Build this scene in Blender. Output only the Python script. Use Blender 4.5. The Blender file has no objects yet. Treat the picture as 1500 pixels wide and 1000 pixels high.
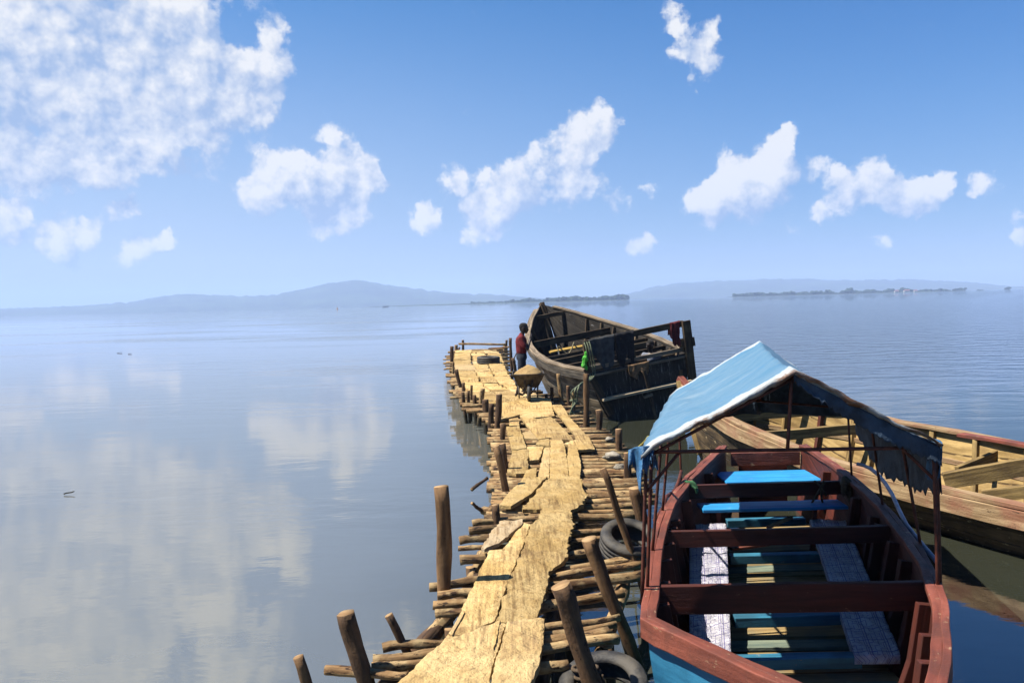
import bpy, bmesh, math, random
from mathutils import Vector, Matrix, noise, geometry
random.seed(7)
S = bpy.context.scene
COL = S.collection
R = math.radians

# ------------------------------------------------------------------ camera
FPX, CZ = 1150.0, 2.9
PITCH, ROLL = math.atan(58 / FPX), math.atan(40 / 1500)
r0, f0 = Vector((1, 0, 0)), Vector((0, math.cos(PITCH), -math.sin(PITCH)))
u0 = Vector((0, math.sin(PITCH), math.cos(PITCH)))
UPC = u0 * math.cos(ROLL) + r0 * math.sin(ROLL)
RTC = r0 * math.cos(ROLL) - u0 * math.sin(ROLL)
CAM = Vector((0, 0, CZ))
cd = bpy.data.cameras.new('camera'); cam = bpy.data.objects.new('camera', cd); COL.objects.link(cam)
cd.sensor_width = 36; cd.lens = FPX / 1500 * 36; cd.clip_start = 0.05; cd.clip_end = 60000
m = Matrix((RTC, UPC, -f0)).transposed().to_4x4(); m.translation = CAM
cam.matrix_world = m; S.camera = cam

# ------------------------------------------------------------------ sun, sky, exposure
SUN_EL, SUN_DIR = R(57), Vector((-0.995, -0.085, 0)).normalized()
sl = bpy.data.lights.new('sun', 'SUN'); sl.energy = 5.0; sl.angle = R(0.5); sl.color = (1, 0.93, 0.82)
so = bpy.data.objects.new('sun', sl); COL.objects.link(so)
sv = SUN_DIR * math.cos(SUN_EL) + Vector((0, 0, math.sin(SUN_EL)))
so.rotation_euler = sv.to_track_quat('Z', 'Y').to_euler(); so.location = (-20, 0, 30)
S.view_settings.view_transform = 'Standard'; S.view_settings.look = 'None'
S.view_settings.exposure = 1.3; S.view_settings.gamma = 1
S.cycles.max_bounces = 6; S.cycles.diffuse_bounces = 2; S.cycles.glossy_bounces = 4
S.cycles.volume_bounces = 2; S.cycles.caustics_reflective = False; S.cycles.caustics_refractive = False


def ray(px, py):
    return (f0 * FPX + RTC * (px - 750) + UPC * (500 - py)).normalized()


def W(px, py, z):                      # the point of the level z that is seen at a pixel
    d = ray(px, py); return CAM + d * ((z - CZ) / d.z)


def DP(px, py, Y):                     # the point at distance Y that is seen at a pixel
    d = ray(px, py); return CAM + d * (Y / d.y)


class NT:                              # small node-tree helper
    def __init__(s, tree): s.t = tree; s.n = tree.nodes; s.l = tree.links

    def put(s, sock, v):
        if isinstance(v, bpy.types.NodeSocket): s.l.new(v, sock)
        elif v is not None:
            try: sock.default_value = v
            except Exception: sock.default_value = (*v, 1)

    def math(s, op, a, b=None, c=None, clamp=False):
        n = s.n.new('ShaderNodeMath'); n.operation = op; n.use_clamp = clamp
        for i, v in enumerate((a, b, c)): s.put(n.inputs[i], v)
        return n.outputs[0]

    def vec(s, op, a, b=None, c=None):
        n = s.n.new('ShaderNodeVectorMath'); n.operation = op
        s.put(n.inputs[0], a)
        if op == 'SCALE': s.put(n.inputs[3], b)
        else:
            s.put(n.inputs[1], b)
            if c is not None: s.put(n.inputs[2], c)
        return n.outputs[1] if op in ('LENGTH', 'DISTANCE', 'DOT_PRODUCT') else n.outputs[0]

    def mix(s, f, a, b, mode='MIX'):
        n = s.n.new('ShaderNodeMix'); n.data_type = 'RGBA'; n.blend_type = mode
        s.put(n.inputs[0], f); s.put(n.inputs[6], a); s.put(n.inputs[7], b)
        return n.outputs[2]

    def rng(s, v, a, b, c=0.0, d=1.0, mode='SMOOTHSTEP'):
        n = s.n.new('ShaderNodeMapRange'); n.interpolation_type = mode
        for i, x in enumerate((v, a, b, c, d)): s.put(n.inputs[i], x)
        return n.outputs[0]

    def noise(s, vec, scale, detail=4, rough=0.55, dist=0.0, out=0, dim='3D'):
        n = s.n.new('ShaderNodeTexNoise'); n.noise_dimensions = dim; s.put(n.inputs['Vector'], vec)
        n.inputs['Scale'].default_value = scale; n.inputs['Detail'].default_value = detail
        n.inputs['Roughness'].default_value = rough; n.inputs['Distortion'].default_value = dist
        return n.outputs[out]

    def voro(s, vec, scale, detail=3, rough=.55):
        n = s.n.new('ShaderNodeTexVoronoi'); n.voronoi_dimensions = '2D'; n.feature = 'F1'; s.put(n.inputs['Vector'], vec)
        n.inputs['Scale'].default_value = scale; n.inputs['Detail'].default_value = detail
        n.inputs['Roughness'].default_value = rough; n.normalize = True
        return n.outputs['Distance']

    def sep(s, v):
        n = s.n.new('ShaderNodeSeparateXYZ'); s.put(n.inputs[0], v); return n.outputs

    def comb(s, x, y, z=0.0):
        n = s.n.new('ShaderNodeCombineXYZ')
        for i, v in enumerate((x, y, z)): s.put(n.inputs[i], v)
        return n.outputs[0]

    def bump(s, h, strength, dist=0.02, normal=None):
        n = s.n.new('ShaderNodeBump'); s.put(n.inputs['Strength'], strength); n.inputs['Distance'].default_value = dist
        s.put(n.inputs['Height'], h); s.put(n.inputs['Normal'], normal)
        return n.outputs[0]


# ---- clouds of the sky: clusters of puffs by direction (pixel of the photo, radius in pixels, weight)
PUFFS = [(40, 40, 120, .8), (120, 130, 85, .95), (30, 150, 85, .9), (80, 90, 80, .8), (190, 120, 75, .85), (250, 60, 55, .9), (262, 20, 40, .8),
         (215, 95, 60, .8), (305, 135, 60, .9), (350, 150, 45, .8), (255, 190, 65, .9), (170, 218, 50, 1.0), (118, 226, 40, .9),
         (330, 110, 45, .7), (375, 140, 34, .8), (60, 200, 62, .85), (0, 225, 42, .9), (404, 48, 24, .8), (402, 82, 26, .7), (415, 112, 24, .5),
         (489, 203, 26, .9), (402, 245, 36, .95), (435, 262, 36, .9), (378, 290, 32, .8), (455, 275, 40, .85), (512, 250, 38, .8), (545, 268, 28, .6),
         (492, 326, 28, .85), (525, 316, 26, .85), (380, 312, 22, .7), (462, 332, 20, .7),
         (872, 175, 30, 1), (845, 195, 32, 1), (882, 205, 26, .9), (800, 225, 28, .9), (778, 243, 28, .9), (840, 238, 38, .95), (770, 265, 34, .85),
         (805, 282, 38, .85), (750, 284, 38, .8), (722, 312, 38, .8), (692, 332, 28, .75), (664, 258, 24, .9), (680, 278, 28, .8), (706, 252, 15, .6),
         (625, 318, 27, .95), (862, 268, 26, .6), (910, 290, 26, .62), (945, 278, 16, .7),
         (1152, 195, 18, .95), (1136, 216, 22, .95), (1142, 242, 24, .9), (1110, 268, 32, .9), (1068, 245, 24, .85), (1030, 292, 28, .9),
         (1062, 284, 32, .85), (1100, 295, 34, .75), (1150, 284, 30, .65), (1040, 322, 18, .5), (1208, 250, 22, .8), (1228, 256, 14, .7),
         (1284, 250, 22, .95), (1268, 272, 28, .9), (1312, 276, 28, .95), (1240, 292, 26, .85), (1202, 312, 18, .7), (1340, 290, 26, .85),
         (1382, 270, 18, .7), (1362, 282, 24, .65), (1322, 303, 22, .6),
         (1044, 48, 15, .8), (1006, 74, 22, .8), (1035, 85, 22, .85), (1048, 104, 18, .65), (1015, 122, 14, .5), (984, 22, 22, .85), (1000, 40, 14, .6),
         (100, 348, 28, .85), (132, 340, 18, .8), (72, 357, 18, .75), (165, 312, 18, .75), (195, 301, 14, .75), (212, 362, 24, .75), (243, 350, 15, .75),
         (180, 378, 22, .6), (8, 330, 28, .9), (25, 315, 16, .8), (110, 400, 26, .5), (945, 360, 20, .8), (1437, 272, 13, .8), (1490, 312, 12, .8),
         (1292, 350, 16, .7), (1498, 346, 14, .75), (750, 380, 16, .32), (1160, 335, 20, .38), (1210, 360, 24, .3),
         (120, -70, 140, .8), (330, -90, 70, .6), (560, -150, 120, .7), (-140, 120, 160, .7), (-120, 300, 60, .6), (1640, 200, 70, .8),
         (1800, 320, 80, .7), (900, -260, 160, .8), (-400, 200, 160, .7), (-700, 320, 120, .7), (1300, -300, 140, .7)]


def build_world():
    w = bpy.data.worlds.new("World"); S.world = w; w.use_nodes = True
    t = NT(w.node_tree); t.n.clear()
    g = bpy.data.node_groups.new('cloud_density', 'ShaderNodeTree')
    g.interface.new_socket('P', in_out='INPUT', socket_type='NodeSocketVector')
    g.interface.new_socket('D', in_out='OUTPUT', socket_type='NodeSocketFloat')
    q = NT(g); gi = q.n.new('NodeGroupInput'); go = q.n.new('NodeGroupOutput')
    p = gi.outputs[0]
    wn = q.noise(p, 26, 4, .6, out=1, dim='2D')
    pw = q.vec('ADD', p, q.vec('SCALE', q.vec('SUBTRACT', wn, (.5, .5, .5)), .030))
    acc = None
    for (x, y, r_, k) in PUFFS:
        d = ray(x, y)
        c = (math.atan2(d.x, d.y), math.asin(d.z), 0)
        v = q.rng(q.vec('DISTANCE', pw, c), 0.0, r_ * 1.62 / FPX, k * .80, 0.0)
        acc = v if acc is None else q.math('ADD', acc, v)
    acc = q.math('MINIMUM', acc, .87)
    n1 = q.noise(pw, 15, 8, .60, .4, dim='2D')
    n2 = q.noise(p, 70, 5, .66, dim='2D')
    n0 = q.noise(p, 8.5, 3, .5, dim='2D')
    bl = q.voro(q.vec('ADD', p, q.vec('SCALE', q.vec('SUBTRACT', wn, (.5, .5, .5)), .016)), 30, 3, .6)
    dd = q.math('ADD', acc, q.math('MULTIPLY', q.math('SUBTRACT', n1, .5), 1.2))
    dd = q.math('ADD', dd, q.math('MULTIPLY', q.math('SUBTRACT', .36, bl), q.rng(acc, .05, .4, 0.0, 1.05)))
    dd = q.math('ADD', dd, q.math('MULTIPLY', q.math('SUBTRACT', n0, .5), q.math('MULTIPLY', acc, 1.05)))
    dd = q.math('ADD', dd, q.math('MULTIPLY', q.math('SUBTRACT', n2, .5), .40))
    q.l.new(dd, go.inputs[0])
    tc = t.n.new('ShaderNodeTexCoord')
    x, y, z = t.sep(t.vec('NORMALIZE', tc.outputs['Generated']))
    el = t.math('ARCSINE', t.math('MAXIMUM', z, 0.0))
    P = t.comb(t.math('ARCTAN2', x, y), el)

    def dens(v):
        n = t.n.new('ShaderNodeGroup'); n.node_tree = g; t.put(n.inputs[0], v); return n.outputs[0]
    d0 = dens(P); d1 = dens(t.vec('ADD', P, (-.019, .026, 0)))
    mask = t.rng(d0, .26, .68)
    lit = t.math('ADD', t.math('MULTIPLY', t.math('SUBTRACT', d0, d1), .75), .46)
    na = t.voro(t.vec('ADD', P, (-.008, .010, 0)), 30, 3, .6); nb = t.voro(P, 30, 3, .6)
    lit = t.math('ADD', lit, t.math('MULTIPLY', t.math('SUBTRACT', t.noise(P, 12, 4, .6, dim='2D'), .5), 1.1))
    lit = t.math('ADD', lit, t.math('MULTIPLY', t.math('SUBTRACT', na, nb), 1.25), clamp=True)
    sky = t.n.new('ShaderNodeTexSky'); sky.sky_type = 'NISHITA'; sky.sun_disc = False
    sky.sun_elevation = SUN_EL; sky.sun_rotation = math.atan2(SUN_DIR.x, SUN_DIR.y)
    sky.air_density = 1.0; sky.dust_density = 1.0; sky.ozone_density = 2.2; sky.altitude = 1100
    hs = t.n.new('ShaderNodeHueSaturation'); hs.inputs['Saturation'].default_value = SKY_SAT; hs.inputs['Value'].default_value = SKY_VAL
    t.put(hs.inputs['Color'], sky.outputs[0])
    ccol = t.mix(lit, (2.4, 3.3, 5.0, 1), (6.5, 6.45, 6.4, 1))
    az = t.math('ARCTAN2', x, y)
    vcol = t.mix(t.rng(az, -.55, .55), (3.1, 3.8, 5.2, 1), (.95, 1.85, 3.9, 1))
    low = t.math('MULTIPLY', t.rng(el, .46, .0), t.rng(az, -.62, .5, .85, .66))
    low = t.math('MULTIPLY', low, t.math('ADD', .92, t.math('MULTIPLY', t.noise(P, 5, 4), .16)), clamp=True)
    skyc = t.mix(low, hs.outputs[0], vcol)
    deep = t.math('MULTIPLY', t.rng(az, -.25, .70), t.rng(el, .06, .42))
    skyc = t.mix(deep, skyc, (.50, .80, .96, 1), 'MULTIPLY')
    final = t.mix(t.math('MULTIPLY', mask, .95), skyc, ccol)
    bg = t.n.new('ShaderNodeBackground'); t.put(bg.inputs[0], final); bg.inputs[1].default_value = SKY_STR
    out = t.n.new('ShaderNodeOutputWorld'); t.l.new(bg.outputs[0], out.inputs[0])


SKY_SAT, SKY_VAL, SKY_STR = 1.45, 1.0, 0.06
build_world()


# ------------------------------------------------------------------ materials
K_ALB = .60
def alb(c): return None if c is None else tuple(x * K_ALB for x in c[:3])


def new_mat(name):
    mt = bpy.data.materials.new(name); mt.use_nodes = True
    t = NT(mt.node_tree); bs = t.n['Principled BSDF']
    return mt, t, bs


def uvco(t):
    return t.n.new('ShaderNodeTexCoord').outputs['UV']


def wood(name, dark, light, grain=24, rough=.85, bump=.5, stain=None, stain_amt=.5, chips=None, chip_amt=.0, vary=.25, seams=0, seam_col=(.01, .008, .006), obj_noise=2.5, chip_u=7, chip_v=1.3):
    dark, light, stain, chips, seam_col = map(alb, (dark, light, stain, chips, seam_col))
    mt, t, bs = new_mat(name)
    tc = t.n.new('ShaderNodeTexCoord'); uv = tc.outputs['UV']; ob = tc.outputs['Object']
    u, v, _ = t.sep(uv)
    g = t.noise(t.comb(t.math('MULTIPLY', u, 1.4), t.math('MULTIPLY', v, grain)), 1.0, 6, .62, .3)
    big = t.noise(ob, obj_noise, 5, .6)
    f = t.rng(g, .30, .70)
    col = t.mix(f, (*dark, 1), (*light, 1))
    if stain:
        col = t.mix(t.math('MULTIPLY', t.rng(big, .42, .68), stain_amt), col, (*stain, 1))
    if chips:
        ch = t.noise(t.comb(t.math('MULTIPLY', u, chip_u), t.math('MULTIPLY', v, grain * chip_v)), 1.0, 7, .7)
        col = t.mix(t.rng(ch, .66 - chip_amt, .70 - chip_amt), col, (*chips, 1))
    h = g
    if seams:
        fr = t.math('FRACT', t.math('MULTIPLY', v, seams))
        sm = t.rng(t.math('ABSOLUTE', t.math('SUBTRACT', fr, .5)), .44, .49)
        wob = t.rng(t.noise(ob, 9, 3), .35, .55)
        col = t.mix(t.math('MULTIPLY', sm, wob), col, (*seam_col, 1))
        h = t.math('SUBTRACT', g, t.math('MULTIPLY', sm, .9))
    if 'bark' in name or 'peeled' in name:
        pz = t.sep(t.n.new('ShaderNodeNewGeometry').outputs['Position'])[2]
        wet = t.rng(t.math('ADD', pz, t.math('MULTIPLY', t.math('SUBTRACT', big, .5), .25)), .32, .14)
        col = t.mix(t.math('MULTIPLY', wet, .85), col, (.010, .012, .006, 1))
    inf = t.n.new('ShaderNodeObjectInfo')
    val = t.math('ADD', t.math('MULTIPLY', inf.outputs['Random'], 2 * vary), 1 - vary)
    hs = t.n.new('ShaderNodeHueSaturation'); t.put(hs.inputs['Color'], col); t.put(hs.inputs['Value'], val)
    t.put(bs.inputs['Base Color'], hs.outputs[0])
    t.put(bs.inputs['Roughness'], t.rng(g, .2, .8, rough + .08, rough - .08))
    fine = t.noise(ob, 45, 4, .65)
    t.put(bs.inputs['Normal'], t.bump(t.math('ADD', h, t.math('MULTIPLY', fine, .5)), bump, .012))
    bs.inputs['Specular IOR Level'].default_value = .3
    return mt


def plain(name, col, rough=.7, var=.25, scale=8, bump=.2, metal=0, bdist=.01, col2=None, spec=.4):
    mt, t, bs = new_mat(name)
    ob = t.n.new('ShaderNodeTexCoord').outputs['Object']
    n = t.noise(ob, scale, 5, .6)
    col, col2 = alb(col), alb(col2)
    c2 = col2 or tuple(c * (1 - 2 * var) for c in col)
    t.put(bs.inputs['Base Color'], t.mix(t.rng(n, .35, .65), (*c2, 1), (*col, 1)))
    t.put(bs.inputs['Roughness'], t.rng(n, .2, .8, min(1, rough + .1), max(.05, rough - .1)))
    bs.inputs['Metallic'].default_value = metal; bs.inputs['Specular IOR Level'].default_value = spec
    t.put(bs.inputs['Normal'], t.bump(t.noise(ob, scale * 6, 4, .6), bump, bdist))
    return mt


M = {}
M['log'] = wood('log_bark', (.10, .048, .02), (.44, .27, .115), grain=16, bump=1.0, stain=(.54, .40, .20), stain_amt=.8, chips=(.045, .022, .011), chip_amt=.11, vary=.30, obj_noise=6)
M['log_dark'] = wood('post_bark', (.02, .011, .006), (.15, .08, .038), grain=16, bump=1.0, stain=(.24, .14, .065), stain_amt=.45, chips=(.012, .007, .005), chip_amt=.07, vary=.25, obj_noise=5)
M['post_pale'] = wood('post_peeled', (.07, .035, .016), (.33, .19, .085), grain=12, bump=.8, stain=(.09, .048, .02), stain_amt=.6, chips=(.03, .016, .01), chip_amt=.05, vary=.15, obj_noise=5)
M['cut'] = wood('cut_end', (.28, .16, .07), (.5, .33, .16), grain=10, bump=.4, vary=.2)
M['cargo_out'] = wood('tarred_hull', (.010, .009, .008), (.05, .042, .034), grain=9, bump=.7, stain=(.09, .075, .055), stain_amt=.5, chips=(.42, .42, .42), chip_amt=.02, vary=.05, seams=4)
M['cargo_in'] = wood('weathered_inner_hull', (.09, .066, .042), (.46, .36, .23), grain=9, bump=.7, stain=(.025, .018, .012), stain_amt=.75, vary=.1, seams=4, seam_col=(.5, .45, .36))
M['cargo_rail'] = wood('grey_gunwale', (.09, .066, .042), (.40, .31, .21), grain=20, bump=.7, stain=(.10, .075, .05), stain_amt=.6, vary=.12)
M['ledge'] = wood('sun_bright_ledge', (.40, .30, .18), (.66, .54, .36), grain=20, bump=.7, stain=(.3, .22, .13), stain_amt=.5, vary=.05)  # wood colour brightened to stand in for sun on the ledge top
M['cargo_side'] = wood('worn_strake', (.028, .025, .021), (.19, .165, .13), grain=16, bump=.8, stain=(.03, .024, .018), stain_amt=.9, vary=.08, obj_noise=1.6)
M['cargo_beam'] = wood('dark_beam', (.02, .014, .009), (.13, .085, .045), grain=18, bump=.6, stain=(.24, .18, .10), stain_amt=.4, vary=.2)
M['transom'] = wood('black_transom', (.008, .008, .009), (.04, .036, .032), grain=11, bump=.8, stain=(.07, .062, .05), stain_amt=.5, chips=(.24, .235, .22), chip_u=2.2, chip_v=2.4, chip_amt=.09, vary=.05)
M['red_in'] = wood('red_paint_inside', (.06, .012, .008), (.15, .034, .021), grain=12, rough=.62, bump=.35, stain=(.06, .02, .014), stain_amt=.55, vary=.14, seams=4, seam_col=(.04, .012, .008))
M['red_rail'] = wood('red_paint_rail', (.17, .042, .026), (.34, .10, .062), grain=10, rough=.65, bump=.7, stain=(.11, .04, .028), stain_amt=.7, chips=(.40, .25, .15), chip_amt=.055, vary=.1, obj_noise=4)
M['red_thwart'] = wood('red_paint_board', (.05, .012, .008), (.125, .030, .019), grain=14, rough=.6, bump=.4, stain=(.07, .025, .018), stain_amt=.7, chips=(.26, .13, .08), chip_amt=.02, vary=.12, obj_noise=5)
M['blue_out'] = wood('blue_paint_hull', (.02, .15, .30), (.05, .27, .46), grain=8, rough=.5, bump=.4, stain=(.02, .12, .22), stain_amt=.5, vary=.03)
M['seat_blue'] = wood('bright_blue_seat', (.02, .26, .62), (.05, .40, .80), grain=16, rough=.5, bump=.4, stain=(.03, .22, .5), stain_amt=.5, chips=(.5, .48, .42), chip_amt=.03, vary=.06)
M['beam_blue'] = wood('worn_blue_beam', (.02, .13, .24), (.06, .30, .45), grain=14, rough=.6, bump=.5, stain=(.03, .08, .10), stain_amt=.5, chips=(.38, .36, .28), chip_amt=.02, vary=.12)
M['floor_tan'] = wood('floor_board', (.22, .14, .055), (.46, .33, .14), grain=16, bump=.6, stain=(.12, .16, .13), stain_amt=.55, vary=.25)
M['floor_teal'] = wood('teal_floor_board', (.09, .13, .11), (.30, .34, .24), grain=16, bump=.6, stain=(.06, .14, .15), stain_amt=.6, vary=.2)
M['tan_out'] = wood('weathered_tan_hull', (.035, .024, .013), (.24, .165, .085), grain=9, bump=1.0, stain=(.02, .014, .009), stain_amt=.9, chips=(.5, .39, .22), chip_amt=.06, vary=.05, seams=4)
M['tan_in'] = wood('golden_inner_hull', (.26, .165, .055), (.56, .385, .15), grain=9, bump=.6, stain=(.16, .09, .035), stain_amt=.55, vary=.06, seams=3, seam_col=(.08, .045, .015))
M['tan_rail'] = wood('tan_gunwale', (.22, .13, .06), (.56, .40, .22), grain=14, bump=.9, stain=(.30, .10, .065), stain_amt=.6, chips=(.10, .06, .035), chip_amt=.05, vary=.08)
M['tan_beam'] = wood('tan_beam', (.16, .10, .035), (.44, .30, .11), grain=18, bump=.6, stain=(.08, .05, .022), stain_amt=.6, vary=.18)
M['rust'] = plain('rusty_painted_pipe', (.16, .042, .024), .6, .3, 14, .4, .2, .004)
M['conduit'] = plain('lilac_grey_pipe', (.52, .48, .56), .45, .15, 10, .2, .1, .003)
M['rubber'] = plain('black_rubber', (.022, .022, .023), .7, .2, 7, .6, 0, .008, col2=(.10, .088, .07))
M['steel'] = plain('dusty_steel', (.12, .095, .065), .6, .35, 9, .4, .3, .006, col2=(.035, .028, .022))
M['skin'] = plain('dark_skin', (.030, .017, .012), .5, .1, 20, .15, 0, .003)
M['hair'] = plain('black_hair', (.006, .005, .005), .9, .1, 60, .6, 0, .006)
M['shirt_red'] = plain('crimson_cotton', (.20, .007, .014), .9, .2, 12, .6, 0, .015)
M['denim'] = plain('dark_denim', (.016, .024, .045), .9, .25, 14, .6, 0, .012)
M['shirt_pale'] = plain('pale_cotton', (.30, .33, .40), .9, .15, 12, .5, 0, .012)
M['cloth_grey'] = plain('charcoal_cloth', (.075, .08, .085), .95, .2, 9, .7, 0, .02)
M['cloth_black'] = plain('black_cloth', (.012, .012, .017), .95, .2, 9, .7, 0, .02)
M['cloth_maroon'] = plain('maroon_cloth', (.17, .022, .026), .95, .2, 9, .7, 0, .02)
M['cloth_tan'] = plain('tan_cloth', (.36, .21, .10), .95, .25, 9, .7, 0, .02)
M['bag_green'] = plain('lime_plastic', (.10, .72, .03), .4, .2, 30, .8, 0, .02)
M['rope_yellow'] = plain('yellow_rope', (.55, .45, .07), .8, .25, 40, .6, 0, .006)
M['rope_green'] = plain('green_grey_rope', (.20, .24, .14), .85, .25, 40, .6, 0, .006)
M['rope_pale'] = plain('pale_rope', (.42, .36, .20), .85, .25, 40, .6, 0, .006)
M['rope_brown'] = plain('brown_rope', (.15, .10, .055), .9, .25, 40, .7, 0, .006)
M['yellow_board'] = plain('ochre_board', (.52, .33, .06), .8, .2, 7, .4)
M['twine_green'] = plain('green_twine', (.06, .22, .09), .8, .25, 40, .6)
M['stone'] = plain('pale_stone', (.48, .43, .34), .9, .25, 14, .8, 0, .02)
M['roof_pink'] = plain('faded_red_roof', (.36, .13, .10), .8, .15, .4, .1)
M['white_wall'] = plain('white_wall', (.7, .68, .62), .8, .1, .4, .1)
M['hull_far'] = plain('dark_far_hull', (.05, .05, .06), .7, .1, .4, .1)
M['buoy'] = plain('orange_float', (.6, .3, .04), .6, .1, .4, .1)


def sand_mat(name, c1, c2, c3):
    c1, c2, c3 = alb(c1), alb(c2), alb(c3)
    mt, t, bs = new_mat(name)
    tc = t.n.new('ShaderNodeTexCoord'); ob = tc.outputs['Object']; uv = tc.outputs['UV']
    u, v, _ = t.sep(uv)
    n1 = t.noise(ob, 2.2, 6, .6); n2 = t.noise(ob, 38, 5, .7); n3 = t.noise(ob, 9, 5, .65)
    gr = t.noise(t.comb(t.math('MULTIPLY', u, 1.6), t.math('MULTIPLY', v, 26)), 1, 5, .6)
    bare = t.rng(t.noise(ob, 1.3, 6, .62), .44, .58)
    col = t.mix(t.rng(n1, .35, .66), (*c1, 1), (*c2, 1))
    col = t.mix(t.math('MULTIPLY', t.rng(n3, .48, .72), .75), col, (*c3, 1))
    col = t.mix(t.math('MULTIPLY', t.rng(gr, .42, .66), t.math('MULTIPLY', bare, .75)), col, (.15, .085, .035, 1))
    col = t.mix(t.math('MULTIPLY', t.rng(t.noise(t.comb(t.math('MULTIPLY', u, .8), t.math('MULTIPLY', v, 16)), 1, 7, .75), .66, .70), bare), col, (.035, .02, .01, 1))
    col = t.mix(t.math('MULTIPLY', t.rng(t.noise(ob, 3.3, 6, .7), .60, .72), .55), col, tuple(c * .5 for c in c1) + (1,))
    col = t.mix(t.math('MULTIPLY', t.rng(n2, .56, .74), .22), col, tuple(c * .6 for c in c1) + (1,))
    mud = t.noise(ob, .85, 6, .66)
    col = t.mix(t.math('MULTIPLY', t.rng(mud, .56, .66), .5), col, (.20, .125, .06, 1))
    gry = t.math('FRACT', t.math('MULTIPLY', t.n.new('ShaderNodeObjectInfo').outputs['Random'], 7.3))
    col = t.mix(t.math('MULTIPLY', t.rng(gry, .6, 1.0), .35), col, (.42, .33, .22, 1))
    n4 = t.noise(ob, 5.0, 7, .72, 1.2)
    col = t.mix(t.math('MULTIPLY', t.rng(t.math('ABSOLUTE', t.math('SUBTRACT', n4, .5)), .007, .002), t.rng(n1, .60, .68)), col, (.05, .028, .012, 1))
    col = t.mix(t.rng(t.noise(ob, 75, 3, .6), .73, .78), col, (.07, .04, .02, 1))
    inf = t.n.new('ShaderNodeObjectInfo')
    hs = t.n.new('ShaderNodeHueSaturation'); t.put(hs.inputs['Color'], col)
    t.put(hs.inputs['Value'], t.math('ADD', t.math('MULTIPLY', inf.outputs['Random'], .42), .74))
    t.put(bs.inputs['Base Color'], hs.outputs[0]); bs.inputs['Roughness'].default_value = .95; bs.inputs['Specular IOR Level'].default_value = .1
    h = t.math('ADD', t.math('MULTIPLY', n2, .6), n3); h = t.math('ADD', h, t.math('MULTIPLY', gr, .25))
    t.put(bs.inputs['Normal'], t.bump(h, 1.0, .045))
    return mt


M['sand'] = sand_mat('sandy_plank', (.70, .47, .18), (.87, .63, .29), (.50, .31, .115))
M['sand_white'] = sand_mat('pale_plank', (.56, .41, .23), (.66, .51, .32), (.45, .30, .14))
M['sand_heap'] = sand_mat('heap_sand', (.40, .27, .12), (.50, .35, .16), (.30, .2, .09))


def tarp_mat():
    mt, t, bs = new_mat('faded_blue_tarp')
    u, v, _ = t.sep(uvco(t))
    ob = t.n.new('ShaderNodeTexCoord').outputs['Object']
    st = t.noise(t.comb(t.math('MULTIPLY', u, 1.6), t.math('MULTIPLY', v, 34)), 1, 6, .6)
    n = t.noise(ob, 3.5, 5, .6); fine = t.noise(ob, 26, 5, .7)
    col = t.mix(t.rng(st, .3, .7), (0.048, 0.129, 0.208, 1), (0.092, 0.164, 0.229, 1))
    col = t.mix(t.math('MULTIPLY', t.rng(n, .55, .75), .6), col, (0.029, 0.134, 0.270, 1))
    col = t.mix(t.rng(fine, .70, .74), col, (0.339, 0.381, 0.396, 1))
    e = t.math('MINIMUM', v, t.math('SUBTRACT', 1.0, v))
    e = t.math('ADD', e, t.math('MULTIPLY', t.math('SUBTRACT', fine, .5), .05))
    col = t.mix(t.math('MULTIPLY', t.math('MULTIPLY', t.rng(e, .052, .038), .85), t.rng(st, .25, .5, .55, 1.0)), col, (0.339, 0.370, 0.381, 1))
    col = t.mix(t.math('MULTIPLY', t.rng(e, .012, .002), t.rng(n, .4, .6)), col, (0.121, 0.067, 0.042, 1))
    col = t.mix(t.math('MULTIPLY', t.rng(t.noise(t.comb(t.math('MULTIPLY', u, .9), t.math('MULTIPLY', v, 12)), 1, 5, .7), .52, .7), .45), col, (0.203, 0.257, 0.291, 1))
    t.put(bs.inputs['Base Color'], col); bs.inputs['Roughness'].default_value = .5
    bs.inputs['Specular IOR Level'].default_value = .35
    t.put(bs.inputs['Normal'], t.bump(t.math('ADD', st, t.math('MULTIPLY', n, 1.6)), .55, .02))
    return mt


M['tarp'] = tarp_mat()
M['tarp_deep'] = plain('deep_blue_tarp', (.05, .20, .42), .5, .3, 12, .6, 0, .02)
M['tarp_dark'] = plain('slate_blue_tarp', (.045, .085, .14), .7, .3, 6, .6, 0, .02)


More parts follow.
